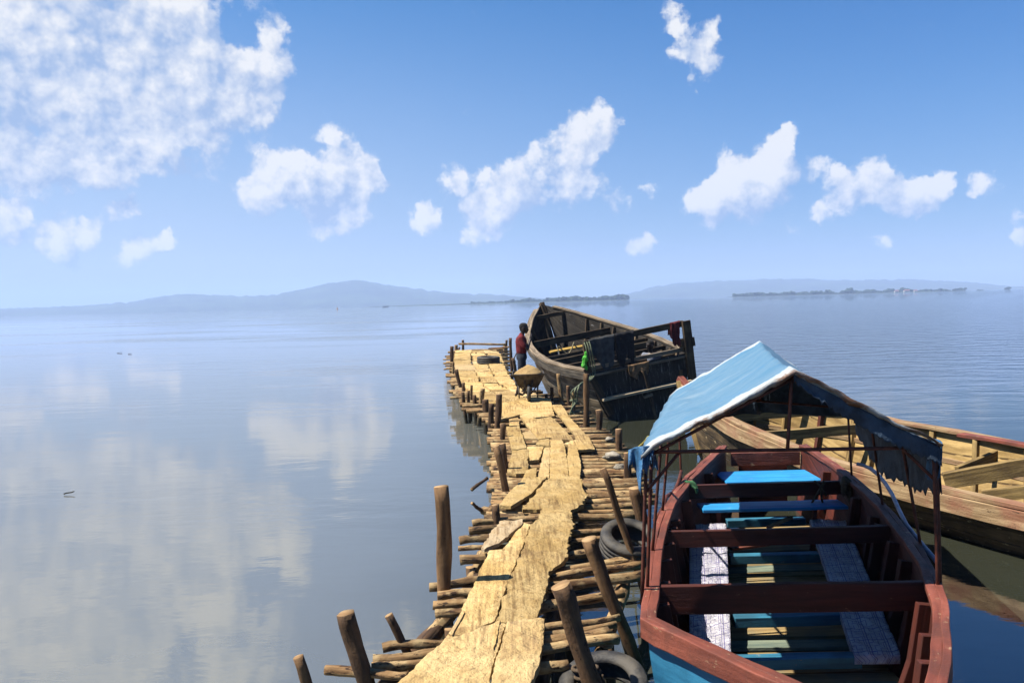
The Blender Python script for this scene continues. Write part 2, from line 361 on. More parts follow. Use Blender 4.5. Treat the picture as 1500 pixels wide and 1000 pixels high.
def oilcloth():
    mt, t, bs = new_mat('checked_oilcloth')
    u, v, _ = t.sep(uvco(t))
    ob = t.n.new('ShaderNodeTexCoord').outputs['Object']

    def line(c, n, w, off=0.0):
        f = t.math('FRACT', t.math('ADD', t.math('MULTIPLY', c, n), off))
        return t.rng(t.math('ABSOLUTE', t.math('SUBTRACT', f, .5)), .5 - w, .5 - w * .6)
    a = t.math('MAXIMUM', line(v, 7, .035), t.math('MULTIPLY', line(v, 7, .03, .14), .8))
    a = t.math('MAXIMUM', a, t.math('MULTIPLY', line(u, 5.5, .035), .9))
    ga = t.rng(t.noise(t.comb(t.math('MULTIPLY', u, 17), t.math('MULTIPLY', v, 17)), 1, 2), .50, .53)
    gb = t.math('SUBTRACT', 1.0, ga)
    b = t.math('MAXIMUM', t.math('MULTIPLY', line(u, 22, .09), ga), t.math('MULTIPLY', line(v, 28, .09), gb))
    col = t.mix(t.rng(t.noise(ob, 4, 4), .35, .65), (0.384, 0.372, 0.434, 1), (0.484, 0.471, 0.508, 1))
    col = t.mix(t.math('MULTIPLY', a, .75), col, (0.068, 0.050, 0.211, 1))
    col = t.mix(t.math('MULTIPLY', b, .9), col, (0.124, 0.112, 0.248, 1))
    col = t.mix(t.math('MULTIPLY', t.rng(t.noise(ob, 7, 6, .7), .58, .72), .7), col, (0.124, 0.124, 0.149, 1))
    t.put(bs.inputs['Base Color'], col); bs.inputs['Roughness'].default_value = .20
    t.put(bs.inputs['Normal'], t.bump(t.noise(ob, 11, 6, .68, 1.2), 1.0, .06))
    return mt


M['oilcloth'] = oilcloth()


def water_mat():
    mt, t, bs = new_mat('lake_water')
    ob = t.n.new('ShaderNodeTexCoord').outputs['Object']
    x, y, _ = t.sep(ob)
    patch = t.noise(t.comb(t.math('MULTIPLY', x, .35), y), .05, 4, .55)
    side = t.rng(x, -6, 10)
    far = t.rng(y, 14, 45)
    amt = t.math('ADD', t.math('MULTIPLY', t.math('MULTIPLY', side, far), 1.0), t.math('MULTIPLY', t.rng(patch, .50, .66), t.math('MULTIPLY', far, .55)))
    p2 = t.noise(t.comb(t.math('MULTIPLY', x, .25), y), .16, 5, .6)
    amt = t.math('ADD', amt, t.math('ADD', .018, t.math('MULTIPLY', t.rng(p2, .48, .66), .085)))
    r1 = t.noise(t.comb(t.math('MULTIPLY', x, 1.1), t.math('MULTIPLY', y, 2.4)), 2.4, 4, .55, .4)
    r2 = t.noise(t.comb(t.math('MULTIPLY', x, .6), t.math('MULTIPLY', y, 1.3)), .9, 3, .5, .3)
    n = t.bump(r2, t.math('MINIMUM', t.math('MULTIPLY', amt, .9), 1.0), .26)
    n = t.bump(r1, t.math('MINIMUM', amt, 1.0), .06, n)
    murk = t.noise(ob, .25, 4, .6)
    left_sheen = t.rng(t.math('ADD', x, t.math('MULTIPLY', murk, 3.0)), 4.2, -1.5)  # silvery sheen painted into the base colour at left, boat shade at right
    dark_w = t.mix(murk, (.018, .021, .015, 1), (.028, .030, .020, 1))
    t.put(bs.inputs['Base Color'], t.mix(left_sheen, dark_w, t.mix(murk, (.098, .104, .097, 1), (.114, .118, .108, 1))))
    bs.inputs['Roughness'].default_value = .03; bs.inputs['IOR'].default_value = 2.25
    t.put(bs.inputs['Normal'], n)
    return mt


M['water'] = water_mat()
M['hill'] = plain('wooded_hill', (.05, .085, .035), 1, .3, .006, 0)
M['leaf'] = plain('far_foliage', (.03, .07, .022), 1, .3, .08, 0)


# ------------------------------------------------------------------ mesh builder
class MB:
    def __init__(s): s.v = []; s.f = []; s.uv = []; s.mi = []

    def face(s, idx, uvs=None, mi=0):
        s.f.append(tuple(idx)); s.uv.append(uvs or [(s.v[i][0], s.v[i][1]) for i in idx]); s.mi.append(mi)

    def grid(s, rows, uvs=None, close=False, mi=0):         # rows of points
        b = len(s.v); n = len(rows[0])
        for r_ in rows: s.v.extend([tuple(p) for p in r_])
        for i in range(len(rows) - 1):
            for j in range(n if close else n - 1):
                k = (j + 1) % n
                q = (b + i * n + j, b + i * n + k, b + (i + 1) * n + k, b + (i + 1) * n + j)
                if uvs:
                    u1 = uvs[i][j + 1] if close else uvs[i][k]; u2 = uvs[i + 1][j + 1] if close else uvs[i + 1][k]
                    s.face(q, [uvs[i][j], u1, u2, uvs[i + 1][j]], mi)
                else: s.face(q, None, mi)
        return b

    def tube(s, pts, rad, n=10, wob=.0, caps=True, cap_mi=0, mi=0):
        pts = [Vector(p) for p in pts]; k = len(pts)
        if not isinstance(rad, (list, tuple)): rad = [rad] * k
        rows = []; uvs = []; L = 0; o = random.random() * 50
        ref = Vector((0, 0, 1)) if abs((pts[-1] - pts[0]).normalized().z) < .8 else Vector((0, 1, 0))
        for i, p in enumerate(pts):
            d = (pts[min(i + 1, k - 1)] - pts[max(i - 1, 0)]).normalized()
            a = d.cross(ref).normalized(); b = d.cross(a).normalized()
            if i: L += (p - pts[i - 1]).length
            row = []
            for j in range(n):
                t = 2 * math.pi * j / n
                rr = rad[i] * (1 + wob * (noise.noise(Vector((math.cos(t) * 1.3 + o, math.sin(t) * 1.3, L * 3))) * 1.6))
                row.append(p + (a * math.cos(t) + b * math.sin(t)) * rr)
            rows.append(row); uvs.append([(L + o, 2 * math.pi * rad[0] * j / n + o) for j in range(n + 1)])
        b0 = s.grid(rows, uvs, True, mi)
        if caps:
            for base, rev in ((b0, False), (b0 + (k - 1) * n, True)):
                idx = [base + j for j in range(n)]
                if rev: idx.reverse()
                c = sum((Vector(s.v[i]) for i in idx), Vector()) / n
                s.face(idx, [((Vector(s.v[i]) - c).x + (Vector(s.v[i]) - c).z + o, (Vector(s.v[i]) - c).y) for i in idx], cap_mi)

    def log(s, a, b, r_, bend=.012, wob=.22, n=12, seg=12, taper=.85, cap_mi=1, rv=.2):
        a, b = Vector(a), Vector(b); o = random.random() * 90
        pts = []; rr = []
        for i in range(seg + 1):
            t = i / seg
            off = noise.noise_vector(Vector((o, t * 2.2, 0))) * bend * (b - a).length * (.3 if i in (0, seg) else 1)
            pts.append(a.lerp(b, t) + off); rr.append(r_ * (1 + (taper - 1) * t) * (1 + rv * noise.noise(Vector((o, t * 7, 3)))))
        s.tube(pts, rr, n, wob, True, cap_mi)

    def board(s, a, b, w, t, up=(0, 0, 1), seg=1, jit=.0, mi=0):   # w across, t along up
        a, b, up = Vector(a), Vector(b), Vector(up)
        d = (b - a); L = d.length; d.normalize()
        x = d.cross(up).normalized(); y = x.cross(d).normalized()
        rows = []; uvs = []; o = random.random() * 50
        per = [0, w, w + t, 2 * w + t, 2 * w + 2 * t]
        for i in range(seg + 1):
            p = a + d * (L * i / seg); row = []
            for (sx, sy) in ((-1, 1), (1, 1), (1, -1), (-1, -1)):
                q = p + x * (sx * w / 2) + y * (sy * t / 2)
                if jit: q += noise.noise_vector(q * 3.1 + Vector((o, 0, 0))) * jit
                row.append(q)
            rows.append(row); uvs.append([(L * i / seg + o, p_ + o) for p_ in per])
        b0 = s.grid(rows, uvs, True, mi)
        s.face((b0 + 3, b0 + 2, b0 + 1, b0), [(o, o + t), (o + w, o + t), (o + w, o), (o, o)], mi)
        e = b0 + seg * 4
        s.face((e, e + 1, e + 2, e + 3), [(o, o), (o + w, o), (o + w, o + t), (o, o + t)], mi)

    def strip(s, pts, w, t, side=None, up=(0, 0, 1), jit=0, mi=0):   # a board bent along a polyline
        pts = [Vector(p) for p in pts]; up = Vector(up); rows = []; uvs = []; L = 0; o = random.random() * 50; k = len(pts)
        per = [0, w, w + t, 2 * w + t, 2 * w + 2 * t]
        for i, p in enumerate(pts):
            d = (pts[min(i + 1, k - 1)] - pts[max(i - 1, 0)]).normalized()
            x = d.cross(up).normalized(); y = x.cross(d).normalized()
            if i: L += (p - pts[i - 1]).length
            row = []
            for (sx, sy) in ((-1, 1), (1, 1), (1, -1), (-1, -1)):
                q = p + x * (sx * w / 2) + y * (sy * t / 2)
                if jit: q += noise.noise_vector(q * 3.1 + Vector((o, 0, 0))) * jit
                row.append(q)
            rows.append(row); uvs.append([(L + o, p_ + o) for p_ in per])
        b0 = s.grid(rows, uvs, True, mi)
        s.face((b0 + 3, b0 + 2, b0 + 1, b0), None, mi); e = b0 + (k - 1) * 4
        s.face((e, e + 1, e + 2, e + 3), None, mi)

    def ball(s, c, r_, nu=12, nv=8, noise_amt=0, mi=0, scale=(1, 1, 1)):
        c = Vector(c); rows = []; o = random.random() * 60
        for i in range(nv + 1):
            th = math.pi * (i + .001) / (nv + .002); row = []
            for j in range(nu):
                ph = 2 * math.pi * j / nu
                d = Vector((math.sin(th) * math.cos(ph), math.sin(th) * math.sin(ph), math.cos(th)))
                rr = r_ * (1 + noise_amt * noise.noise(d * 1.7 + Vector((o, 0, 0))))
                row.append(c + Vector((d.x * scale[0], d.y * scale[1], d.z * scale[2])) * rr)
            rows.append(row)
        s.grid(rows, [[(j / nu, i / nv) for j in range(nu + 1)] for i in range(nv + 1)], True, mi)

    def lathe(s, c, axis, prof, n=40, mi=0):               # prof: (radius, along axis), closed loop
        c, axis = Vector(c), Vector(axis).normalized()
        a = axis.orthogonal().normalized(); b = axis.cross(a)
        rows = []; uvs = []
        for j in range(n + 1):
            t = 2 * math.pi * j / n
            rows.append([c + (a * math.cos(t) + b * math.sin(t)) * r_ + axis * h for (r_, h) in prof])
            uvs.append([(j / n * 2, i * .05) for i in range(len(prof) + 1)])
        s.grid(rows, uvs, True, mi)

    def build(s, name, mats, parent=None, smooth=False, bevel=0, solid=None, weld=False):
        org = Vector(parent.matrix_world.translation) if parent else Vector()
        if parent:
            org = Vector(); q = parent
            while q: org += q.location; q = q.parent
        me = bpy.data.meshes.new(name)
        me.from_pydata([tuple(Vector(p) - org) for p in s.v], [], s.f)
        ul = me.uv_layers.new(name='UVMap'); k = 0
        for us in s.uv:
            for c in us: ul.data[k].uv = c; k += 1
        if not isinstance(mats, (list, tuple)): mats = [mats]
        for mt in mats: me.materials.append(mt)
        for p, mi in zip(me.polygons, s.mi): p.material_index = min(mi, len(mats) - 1); p.use_smooth = smooth
        bm = bmesh.new(); bm.from_mesh(me)
        if weld: bmesh.ops.remove_doubles(bm, verts=bm.verts, dist=.0005)
        if not solid: bmesh.ops.recalc_face_normals(bm, faces=bm.faces)
        bm.to_mesh(me); bm.free()
        o = bpy.data.objects.new(name, me); COL.objects.link(o)
        if parent: o.parent = parent
        if solid:
            md = o.modifiers.new('solid', 'SOLIDIFY'); md.thickness = solid[0]; md.offset = solid[1]
            if len(solid) > 2: md.material_offset = solid[2]
        if bevel:
            md = o.modifiers.new('bevel', 'BEVEL'); md.width = bevel; md.segments = 2; md.limit_method = 'ANGLE'; md.angle_limit = R(40)
        return o


def tag(o, label=None, cat=None, group=None, kind=None):
    if label: o['label'] = label
    if cat: o['category'] = cat
    if group: o['group'] = group
    if kind: o['kind'] = kind
    return o


def thing(name, loc, label, cat, group=None):
    o = bpy.data.objects.new(name, None); COL.objects.link(o); o.location = loc; o.empty_display_size = .2
    return tag(o, label, cat, group)


def copy_tree(o, parent=None):
    c = o.copy(); COL.objects.link(c)
    if parent: c.parent = parent
    for ch in list(o.children): copy_tree(ch, c)
    return c


def lerp_tab(tab, x):
    if x <= tab[0][0]: return tab[0][1]
    for (a, b), (c, d) in zip(tab, tab[1:]):
        if x <= c: return b + (d - b) * (x - a) / (c - a)
    return tab[-1][1]


def smooth_pts(pts, n):                 # Catmull-Rom resample
    pts = [Vector(p) for p in pts]; out = []; k = len(pts)
    for i in range(n + 1):
        t = i / n * (k - 1); j = min(int(t), k - 2); f = t - j
        p0, p1, p2, p3 = pts[max(j - 1, 0)], pts[j], pts[j + 1], pts[min(j + 2, k - 1)]
        out.append(.5 * ((2 * p1) + (p2 - p0) * f + (2 * p0 - 5 * p1 + 4 * p2 - p3) * f * f + (3 * p1 - p0 - 3 * p2 + p3) * f ** 3))
    return out


# ------------------------------------------------------------------ water, hills, far shores
mb = MB()
xs = [-14000, -3000, -600, -150, -40, 0, 40, 150, 600, 3000, 14000]; ys = [-60, 0, 20, 60, 200, 800, 3000, 9000, 16000]
mb.grid([[(x, y, 0) for x in xs] for y in ys])
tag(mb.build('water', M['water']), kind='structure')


def hills(name, prof, Y, depth, seed, step=9):
    mb = MB(); rows = []
    x0, x1 = prof[0][0], prof[-1][0]; n = int((x1 - x0) / step)
    cols = []
    for i in range(n + 1):
        px = x0 + (x1 - x0) * i / n
        top = DP(px, lerp_tab(prof, px), Y + depth)
        sx = top.x / (Y + depth)
        h = max(top.z, .3) * (1 + .05 * noise.noise(Vector((px * .05, seed, 0)))) + (4.5 * noise.noise(Vector((px * .35, seed, 5))) + 7 * noise.noise(Vector((px * .09, seed, 8)))) * min(1, top.z / 50)
        col = []
        for (dy, k) in ((0, 0), (.03, .05), (.2, .3), (.5, .62), (.8, .9), (1, 1), (1.3, .7), (1.9, .0)):
            yy = Y + depth * dy
            j = 1 + (.22 * noise.noise(Vector((px * .02, dy * 4, seed))) if 0 < k < 1 else 0)
            col.append((sx * yy, yy, h * k * j - (.5 if k == 0 else 0)))
        cols.append(col)
    mb.grid(cols)
    return tag(mb.build(name, M['hill'], smooth=True), kind='structure')


hills('hills', [(-160, 455), (0, 452), (60, 450), (130, 447), (200, 441), (235, 434), (262, 431), (320, 432), (365, 434), (405, 431), (450, 422), (490, 413), (525, 410), (560, 416),
                (610, 423), (660, 429), (720, 431), (760, 434), (800, 437.5), (830, 440)], 3600, 700, 1.0, 4)
hills('hills', [(880, 437), (925, 429), (960, 419), (1000, 414), (1060, 411), (1130, 409), (1180, 408), (1220, 410), (1280, 410), (1330, 409), (1380, 411),
                (1430, 414), (1480, 419), (1580, 421)], 4300, 800, 7.0, 4)


def shore(prof, Y, depth, seed):
    mb = MB(); cols = []
    for (px, h) in prof:
        sx = DP(px, 430, Y).x / Y
        cols.append([(sx * (Y + dy), Y + dy, h * k - (.3 if k == 0 else 0)) for dy, k in ((0, 0), (depth * .1, .6), (depth * .5, 1), (depth, 0))])
    mb.grid(cols); return tag(mb.build('shore', M['hill'], smooth=True), kind='structure')


def wood_mass(name, label, spans, Y, depth, n, hmax, seed):
    rnd = random.Random(seed); mb = MB()
    random.seed(seed)
    for i in range(n):
        a, b, k = spans[min(int(rnd.random() * len(spans)), len(spans) - 1)]
        px = rnd.uniform(a, b); y = Y + rnd.uniform(.15, .9) * depth
        x = DP(px, 430, Y).x / Y * y
        h = hmax * k * rnd.uniform(.5, 1.05) * (.75 + .5 * noise.noise(Vector((px * .06, seed, 0))))
        for j in range(3):
            r_ = h * rnd.uniform(.24, .40)
            mb.ball((x + rnd.uniform(-.45, .45) * h, y + rnd.uniform(-.3, .3) * h, max(h - r_ * rnd.uniform(.8, 1.9), r_ * .6)), r_, 8, 6, .55, 0, (1.25, 1.2, .85))
    return tag(mb.build(name, M['leaf'], smooth=False), label, 'trees', None, 'stuff')


shore([(540, .4), (600, 1.2), (700, 2), (800, 2.5), (880, 2.5), (918, 1.6), (923, .3)], 1750, 130, 1)
wood_mass('treeline', 'dark green wooded spit ending behind the big wooden boat', [(690, 770, .5), (750, 850, .85), (800, 919, 1), (830, 919, 1), (870, 919, 1)], 1760, 110, 430, 15, 3)
shore([(1066, .3), (1075, 1.2), (1150, 2), (1250, 2), (1360, 2), (1412, 1), (1420, .2)], 1900, 100, 2)
wood_mass('treeline', 'low wooded island with small houses out on the lake', [(1075, 1200, .9), (1075, 1300, .8), (1180, 1345, .95), (1330, 1412, .6)], 1905, 85, 400, 15, 5)
shore([(1430, .2), (1437, 1.2), (1443, .2)], 1900, 20, 2); shore([(1470, .2), (1476, 1.2), (1481, .2)], 1900, 20, 2)
wood_mass('treeline', 'tiny clump of bushes on a low islet by the right edge', [(1472, 1479, .7)], 1902, 15, 8, 11, 8)
wood_mass('treeline', 'tiny flat islet of low bushes just off the wooded island', [(1432, 1442, .35)], 1902, 15, 8, 11, 9)


def far_house(px, w, h, lab, roof):
    p = DP(px, 425, 1895); x, y = p.x, p.y
    t = thing('lake_house', (x, y, 1.2), lab, 'house', 'houses on the wooded island')
    b = MB(); b.board((x - w / 2, y, 1.2 + h / 2), (x + w / 2, y, 1.2 + h / 2), 6, h); b.build('wall', M['white_wall'], t)
    b = MB(); z = 1.2 + h
    b.grid([[(x - w / 2 - .4, y - 3.5, z), (x - w / 2 - .4, y, z + 2.2), (x - w / 2 - .4, y + 3.5, z)], [(x + w / 2 + .4, y - 3.5, z), (x + w / 2 + .4, y, z + 2.2), (x + w / 2 + .4, y + 3.5, z)]])
    b.build('roof', roof, t, solid=(.2, 0))


far_house(1313, 9, 3, 'small pale house with red roof, leftmost on the wooded island', M['roof_pink'])
far_house(1328, 13, 3.4, 'long pale house with faded red roof, middle one on the island', M['roof_pink'])
far_house(1341, 7, 2.6, 'smallest pale house at the right end of the island row', M['roof_pink'])

p = W(565, 449.6, 0)
p = Vector((p.x / p.y * 1250, 1250, 0))
t = thing('fishing_boat', p, 'tiny dark fishing boat far out below the hill', 'boat')
b = MB(); b.strip([p + Vector((x, 0, .5 + .02 * x * x)) for x in (-5, -3, 0, 3, 5)], 2, 1.0); b.build('hull', M['hull_far'], t)
b = MB(); b.board(p + Vector((-2.5, 0, 2.4)), p + Vector((3, 0, 2.4)), 1.8, .25); b.build('canopy', M['hull_far'], t)
for x in (-2.3, 2.8):
    b = MB(); b.tube([p + Vector((x, 0, .8)), p + Vector((x, 0, 2.4))], .12, 6); b.build('pole', M['hull_far'], t)
p = W(494, 451.5, 0); p = Vector((p.x / p.y * 800, 800, 0))
t = thing('channel_buoy', p, 'tiny orange marker buoy standing in the lake near the far shore', 'buoy')
b = MB(); b.ball(p + Vector((0, 0, .4)), .8, 12, 8); b.build('float', M['buoy'], t)
b = MB(); b.tube([p + Vector((0, 0, .9)), p + Vector((0, 0, 3))], .2, 8); b.build('mast', M['buoy'], t)
for (x, y, l, lab) in ((175, 517, .34, 'thin dark driftwood stick, left of two afloat far out'), (190, 518.5, .22, 'short dark driftwood stick, right of two afloat far out'),
                       (100, 723, .15, 'small twig afloat alone on the calm water at the left')):
    p = W(x, y, .02); b = MB(); b.log(p - Vector((l / 2, 0, .0)), p + Vector((l / 2, .05, .03)), .018 if l > .2 else .010, .08, seg=4, n=7)
    tag(b.build('driftwood', [M['log_dark'], M['cut']]), lab, 'driftwood', 'floating driftwood')

# ------------------------------------------------------------------ jetty
DZ = .60
JET = thing('jetty', (1.0, 12, 0), 'long sandy plank jetty on rough logs running out into the lake', 'jetty')


def part_log(a, b, r_, mat=None, name='log', **k):
    if name == 'log': r_ *= random.uniform(.66, .98); k['bend'] = k.get('bend', .012) * 1.7
    mb = MB(); mb.log(a, b, r_, **k); return mb.build(name, [mat or M['log'], M['cut']], JET, smooth=True)


ZL = DZ - .105
near_logs = [((477, 981), (596, 990), .050), ((544, 977), (640, 971), .042), ((546, 966), (660, 952), .050), ((560, 949), (700, 936), .052), ((638, 899), (730, 893), .042),
             ((634, 886), (730, 880), .042), ((641, 872), (740, 864), .048), ((629, 859), (760, 842), .055), ((674, 820), (760, 815), .052), ((671, 803), (760, 799), .040),
             ((673, 792), (770, 785), .046), ((687, 777), (780, 768), .050), ((692, 767), (800, 759), .048),
             ((760, 786), (888, 777), .045), ((760, 797), (892, 790), .045), ((740, 822), (902, 806), .060), ((730, 851), (944, 819), .062), ((730, 862), (940, 825), .055),
             ((740, 870), (942, 842), .050), ((720, 897), (914, 870), .046), ((700, 934), (908, 903), .048), ((730, 945), (903, 914), .045), ((720, 956), (892, 925), .050),
             ((720, 962), (906, 936), .050), ((700, 985), (832, 973), .050)]
for (a, b_, r_) in near_logs:
    part_log(W(*a, ZL), W(*b_, ZL + random.uniform(-.02, .02)), r_, bend=.014)
LE = [(508, 666), (512, 658), (532, 651), (559, 659), (574, 661), (589, 669), (597, 681), (606, 702), (622, 713), (642, 718), (680, 717), (702, 717), (728, 717), (742, 718), (757, 705)]
RE = [(508, 747), (538, 753), (560, 752), (572, 776), (584, 822), (592, 845), (600, 857), (622, 873), (640, 900), (658, 914), (674, 930), (690, 936), (704, 943), (716, 948), (728, 962), (742, 958), (757, 932)]


def row_log(y, k, r_, dz=0, l0=0, l1=1):
    xl, xr = lerp_tab(LE, y) + random.uniform(-5, 7), lerp_tab(RE, y) + random.uniform(-8, 6)
    a, b_ = W(xl, y + random.uniform(1, 3), ZL + dz), W(xr, y - random.uniform(1, 4), ZL + dz + random.uniform(-.015, .015))
    a, b_ = a.lerp(b_, l0), a.lerp(b_, l1)
    part_log(a, b_, r_, bend=.010, n=9 if y > 600 else 7, seg=7 if y > 600 else 5)


yy = 758
Dd = W(800, yy, DZ).y
k = 0
while Dd < 37:
    d_ = Vector((.7, Dd, DZ)) - CAM
    y = 500 - FPX * d_.dot(UPC) / d_.dot(f0)
    row_log(y, k, random.uniform(.042, .062))
    step = .20 if Dd < 14 else (.42 if Dd < 24 else .75)
    Dd += step * random.uniform(.75, 1.25); k += 1
# bearers and piles under the logs
for side, fr in ((0, .12), (1, .86)):
    pts = [W(lerp_tab(LE, y) * (1 - fr) + lerp_tab(RE, y) * fr, y, ZL - .13) for y in (757, 728, 690, 658, 622, 600, 580, 555, 530, 510)]
    for a, b_ in zip(pts, pts[1:]):
        part_log(a - (b_ - a) * .1, b_ + (b_ - a) * .05, .065, M['log_dark'], 'bearer', bend=.008)
        part_log(a.lerp(b_, .5) + Vector((0, 0, 0)), a.lerp(b_, .5) + Vector((.05, 0, -.9)), .06, M['log_dark'], 'pile', seg=3)
for a, b_ in (((655, 905), (618, 945)), ((708, 812), (690, 850)), ((915, 853), (878, 965))):
    part_log(W(*a, ZL - .12), W(*b_, ZL - .16), .06, M['log'], 'bearer')
part_log(W(700, 850, ZL - .15), W(560, 1010, ZL - .15), .07, M['log_dark'], 'bearer')
part_log(W(820, 815, ZL - .15), W(790, 1020, ZL - .15), .07, M['log_dark'], 'bearer')
part_log(W(900, 880, ZL - .1), W(928, 975, -.1), .05, M['log_dark'], 'pile')
for (x, y) in ((836, 900), (690, 830), (890, 945), (605, 975), (800, 905), (660, 920)):
    q = W(x, y, ZL - .1); part_log(q, q + Vector((.03, .02, -.8)), .05, M['log_dark'], 'pile', seg=3)


def plank(poly, th=.045, mat=None, amp=.014, ragged=.010, dz=0., cell=None, name='plank'):
    pts = [W(x, y, DZ) for (x, y) in poly]
    dist = sum(p.y for p in pts) / len(pts)
    cell = cell or max(.036, dist * .0062)
    ring = []
    for a, b_ in zip(pts, pts[1:] + pts[:1]):
        n = max(1, int((b_ - a).length / cell))
        for i in range(n):
            q = a.lerp(b_, i / n)
            q = q + noise.noise_vector(Vector((q.x * 4, q.y * 4, 3.7))) * ragged + noise.noise_vector(Vector((q.x * 16, q.y * 16, 9))) * ragged * .8 + noise.noise_vector(Vector((q.x * 45, q.y * 45, 9))) * ragged * .8
            ring.append(Vector((q.x, q.y)))
    x0, x1 = min(p.x for p in ring), max(p.x for p in ring); y0, y1 = min(p.y for p in ring), max(p.y for p in ring)
    inner = []
    yv = y0 + cell * .5
    while yv < y1:
        xv = x0 + cell * .5
        while xv < x1:
            q = Vector((xv + random.uniform(-.25, .25) * cell, yv + random.uniform(-.25, .25) * cell))
            ins = False; dmin = 9
            for i, a in enumerate(ring):
                b_ = ring[i - 1]
                if (a.y > q.y) != (b_.y > q.y) and q.x < (b_.x - a.x) * (q.y - a.y) / (b_.y - a.y) + a.x: ins = not ins
                dmin = min(dmin, (a - q).length)
            if ins and dmin > cell * .55: inner.append(q)
            xv += cell
        yv += cell
    nr = len(ring)
    vs, es, fs, *_ = geometry.delaunay_2d_cdt(ring + inner, [(i, (i + 1) % nr) for i in range(nr)], [], 1, 1e-5)
    mb = MB(); tilt = (random.uniform(-.006, .006), random.uniform(-.004, .004)); c = Vector(((x0 + x1) / 2, (y0 + y1) / 2))
    o = random.random() * 30

    def hz(q, i):
        e = 0 if i >= nr else -.006
        return DZ + dz + amp * noise.noise(Vector((q.x * 3.2, q.y * 3.2, 0))) + amp * .7 * noise.noise(Vector((q.x * 11, q.y * 11, 5))) + amp * .35 * noise.noise(Vector((q.x * 29, q.y * 29, 8))) + e + (q.x - c.x) * tilt[0] + (q.y - c.y) * tilt[1]
    base = [(q.x, q.y, hz(q, i)) for i, q in enumerate(vs)]
    mb.v = list(base)
    for f in fs: mb.face(f, [(vs[i].y + o, vs[i].x + o) for i in f])
    nb = len(mb.v)
    for q in ring: mb.v.append((q.x, q.y, DZ + dz - th + random.uniform(-.006, .003)))
    for i in range(nr):
        j = (i + 1) % nr
        mb.face((i, nb + i, nb + j, j), [(ring[i].y + o, o), (ring[i].y + o, o + th), (ring[j].y + o, o + th), (ring[j].y + o, o)])
    mb.face([nb + nr - 1 - i for i in range(nr)], None)
    ob = mb.build(name, mat or M['sand'], JET, smooth=False)
    return ob


def c4(l): return [(400 + x * .36, 660 + y * .36) for x, y in l]
def c6(l): return [(600 + x * .24, 560 + y * .24) for x, y in l]
def c1(l): return [(640 + x * .12, 480 + y * .12) for x, y in l]


plank(c4([(400, 1030), (520, 925), (600, 855), (715, 752), (800, 738), (905, 690), (945, 700), (930, 745), (905, 835), (868, 960), (840, 1080), (370, 1080)]), amp=.02, ragged=.012)
plank(c4([(952, 697), (1105, 690), (1098, 780), (1082, 870), (1040, 980), (1010, 1080), (850, 1080), (880, 960), (915, 835), (938, 748)]), amp=.02, dz=.012)
plank(c4([(708, 752), (770, 640), (862, 440), (884, 404), (935, 400), (968, 352), (1020, 292), (1046, 300), (1000, 420), (966, 500), (930, 590), (904, 682), (800, 736)]), amp=.012)
plank(c4([(848, 396), (880, 350), (925, 290), (1018, 284), (1016, 300), (962, 346), (905, 385), (862, 404)]), mat=M['sand_white'], dz=.02, ragged=.02)
plank(c4([(910, 684), (938, 590), (974, 500), (1006, 420), (1052, 300), (1080, 275), (1086, 235), (1015, 240), (1060, 180), (1122, 112), (1255, 120), (1262, 165), (1285, 178), (1260, 220), (1210, 245), (1222, 290), (1205, 370), (1182, 448), (1115, 492), (1118, 540), (1075, 692), (955, 694)]), amp=.02, ragged=.03, dz=.008)
plank(c6([(855, 592), (860, 345), (920, 338), (945, 380), (962, 470), (970, 566), (1035, 590), (1058, 612), (900, 640)]), dz=.004, amp=.014)
plank(c6([(968, 372), (1022, 380), (1045, 500), (1040, 592), (974, 568), (964, 470)]))
plank(c6([(822, 395), (857, 392), (850, 576), (784, 572)]))
plank(c6([(718, 386), (816, 390), (790, 464), (735, 472)]), dz=-.01)
plank(c6([(628, 412), (726, 402), (722, 548), (650, 556), (594, 542)]))
plank(c6([(588, 266), (668, 262), (716, 398), (625, 408)]))
plank(c6([(715, 530), (777, 524), (768, 576), (836, 573), (752, 670), (690, 712), (620, 756), (545, 750), (600, 680), (690, 590)]), dz=.012)
plank(c6([(798, 346), (854, 344), (854, 388), (768, 380)]), dz=.01)
plank(c6([(865, 140), (925, 135), (985, 220), (1060, 300), (1095, 330), (1132, 404), (1030, 412), (1008, 320), (930, 220)]), dz=.008)
plank(c6([(758, 226), (862, 205), (930, 270), (1002, 346), (872, 345)]), dz=.004)
plank(c6([(672, 196), (748, 206), (884, 328), (790, 342), (740, 290)]))
plank(c6([(690, 300), (735, 290), (785, 338), (700, 334)]), dz=-.006)
plank(c6([(606, 222), (660, 212), (670, 258), (610, 262)]))
plank(c6([(558, 222), (556, 120), (640, 112), (720, 150), (664, 196)]))
plank(c6([(640, 110), (860, 104), (884, 200), (770, 212), (668, 192), (724, 150)]), dz=.006)
plank(c6([(940, 372), (965, 360), (1020, 350), (1026, 376)]), dz=-.01)
plank(c6([(978, 350), (1024, 345), (1028, 374), (985, 376)]), dz=.0)
for l_ in ([(905, 700), (925, 692), (912, 760), (898, 800)], [(716, 748), (742, 700), (772, 652), (778, 664), (748, 722), (730, 752)]):
    plank(c4(l_), th=.03, dz=.014, mat=M['sand_white'] if l_[0][0] == 776 else None, ragged=.006, name='splinter', cell=.03)
for l_ in ([(700, 420), (705, 416), (722, 470), (716, 474)], [(900, 560), (906, 600), (903, 640), (895, 600)]):
    plank(c6(l_), th=.03, dz=.012, ragged=.006, name='splinter', cell=.03)
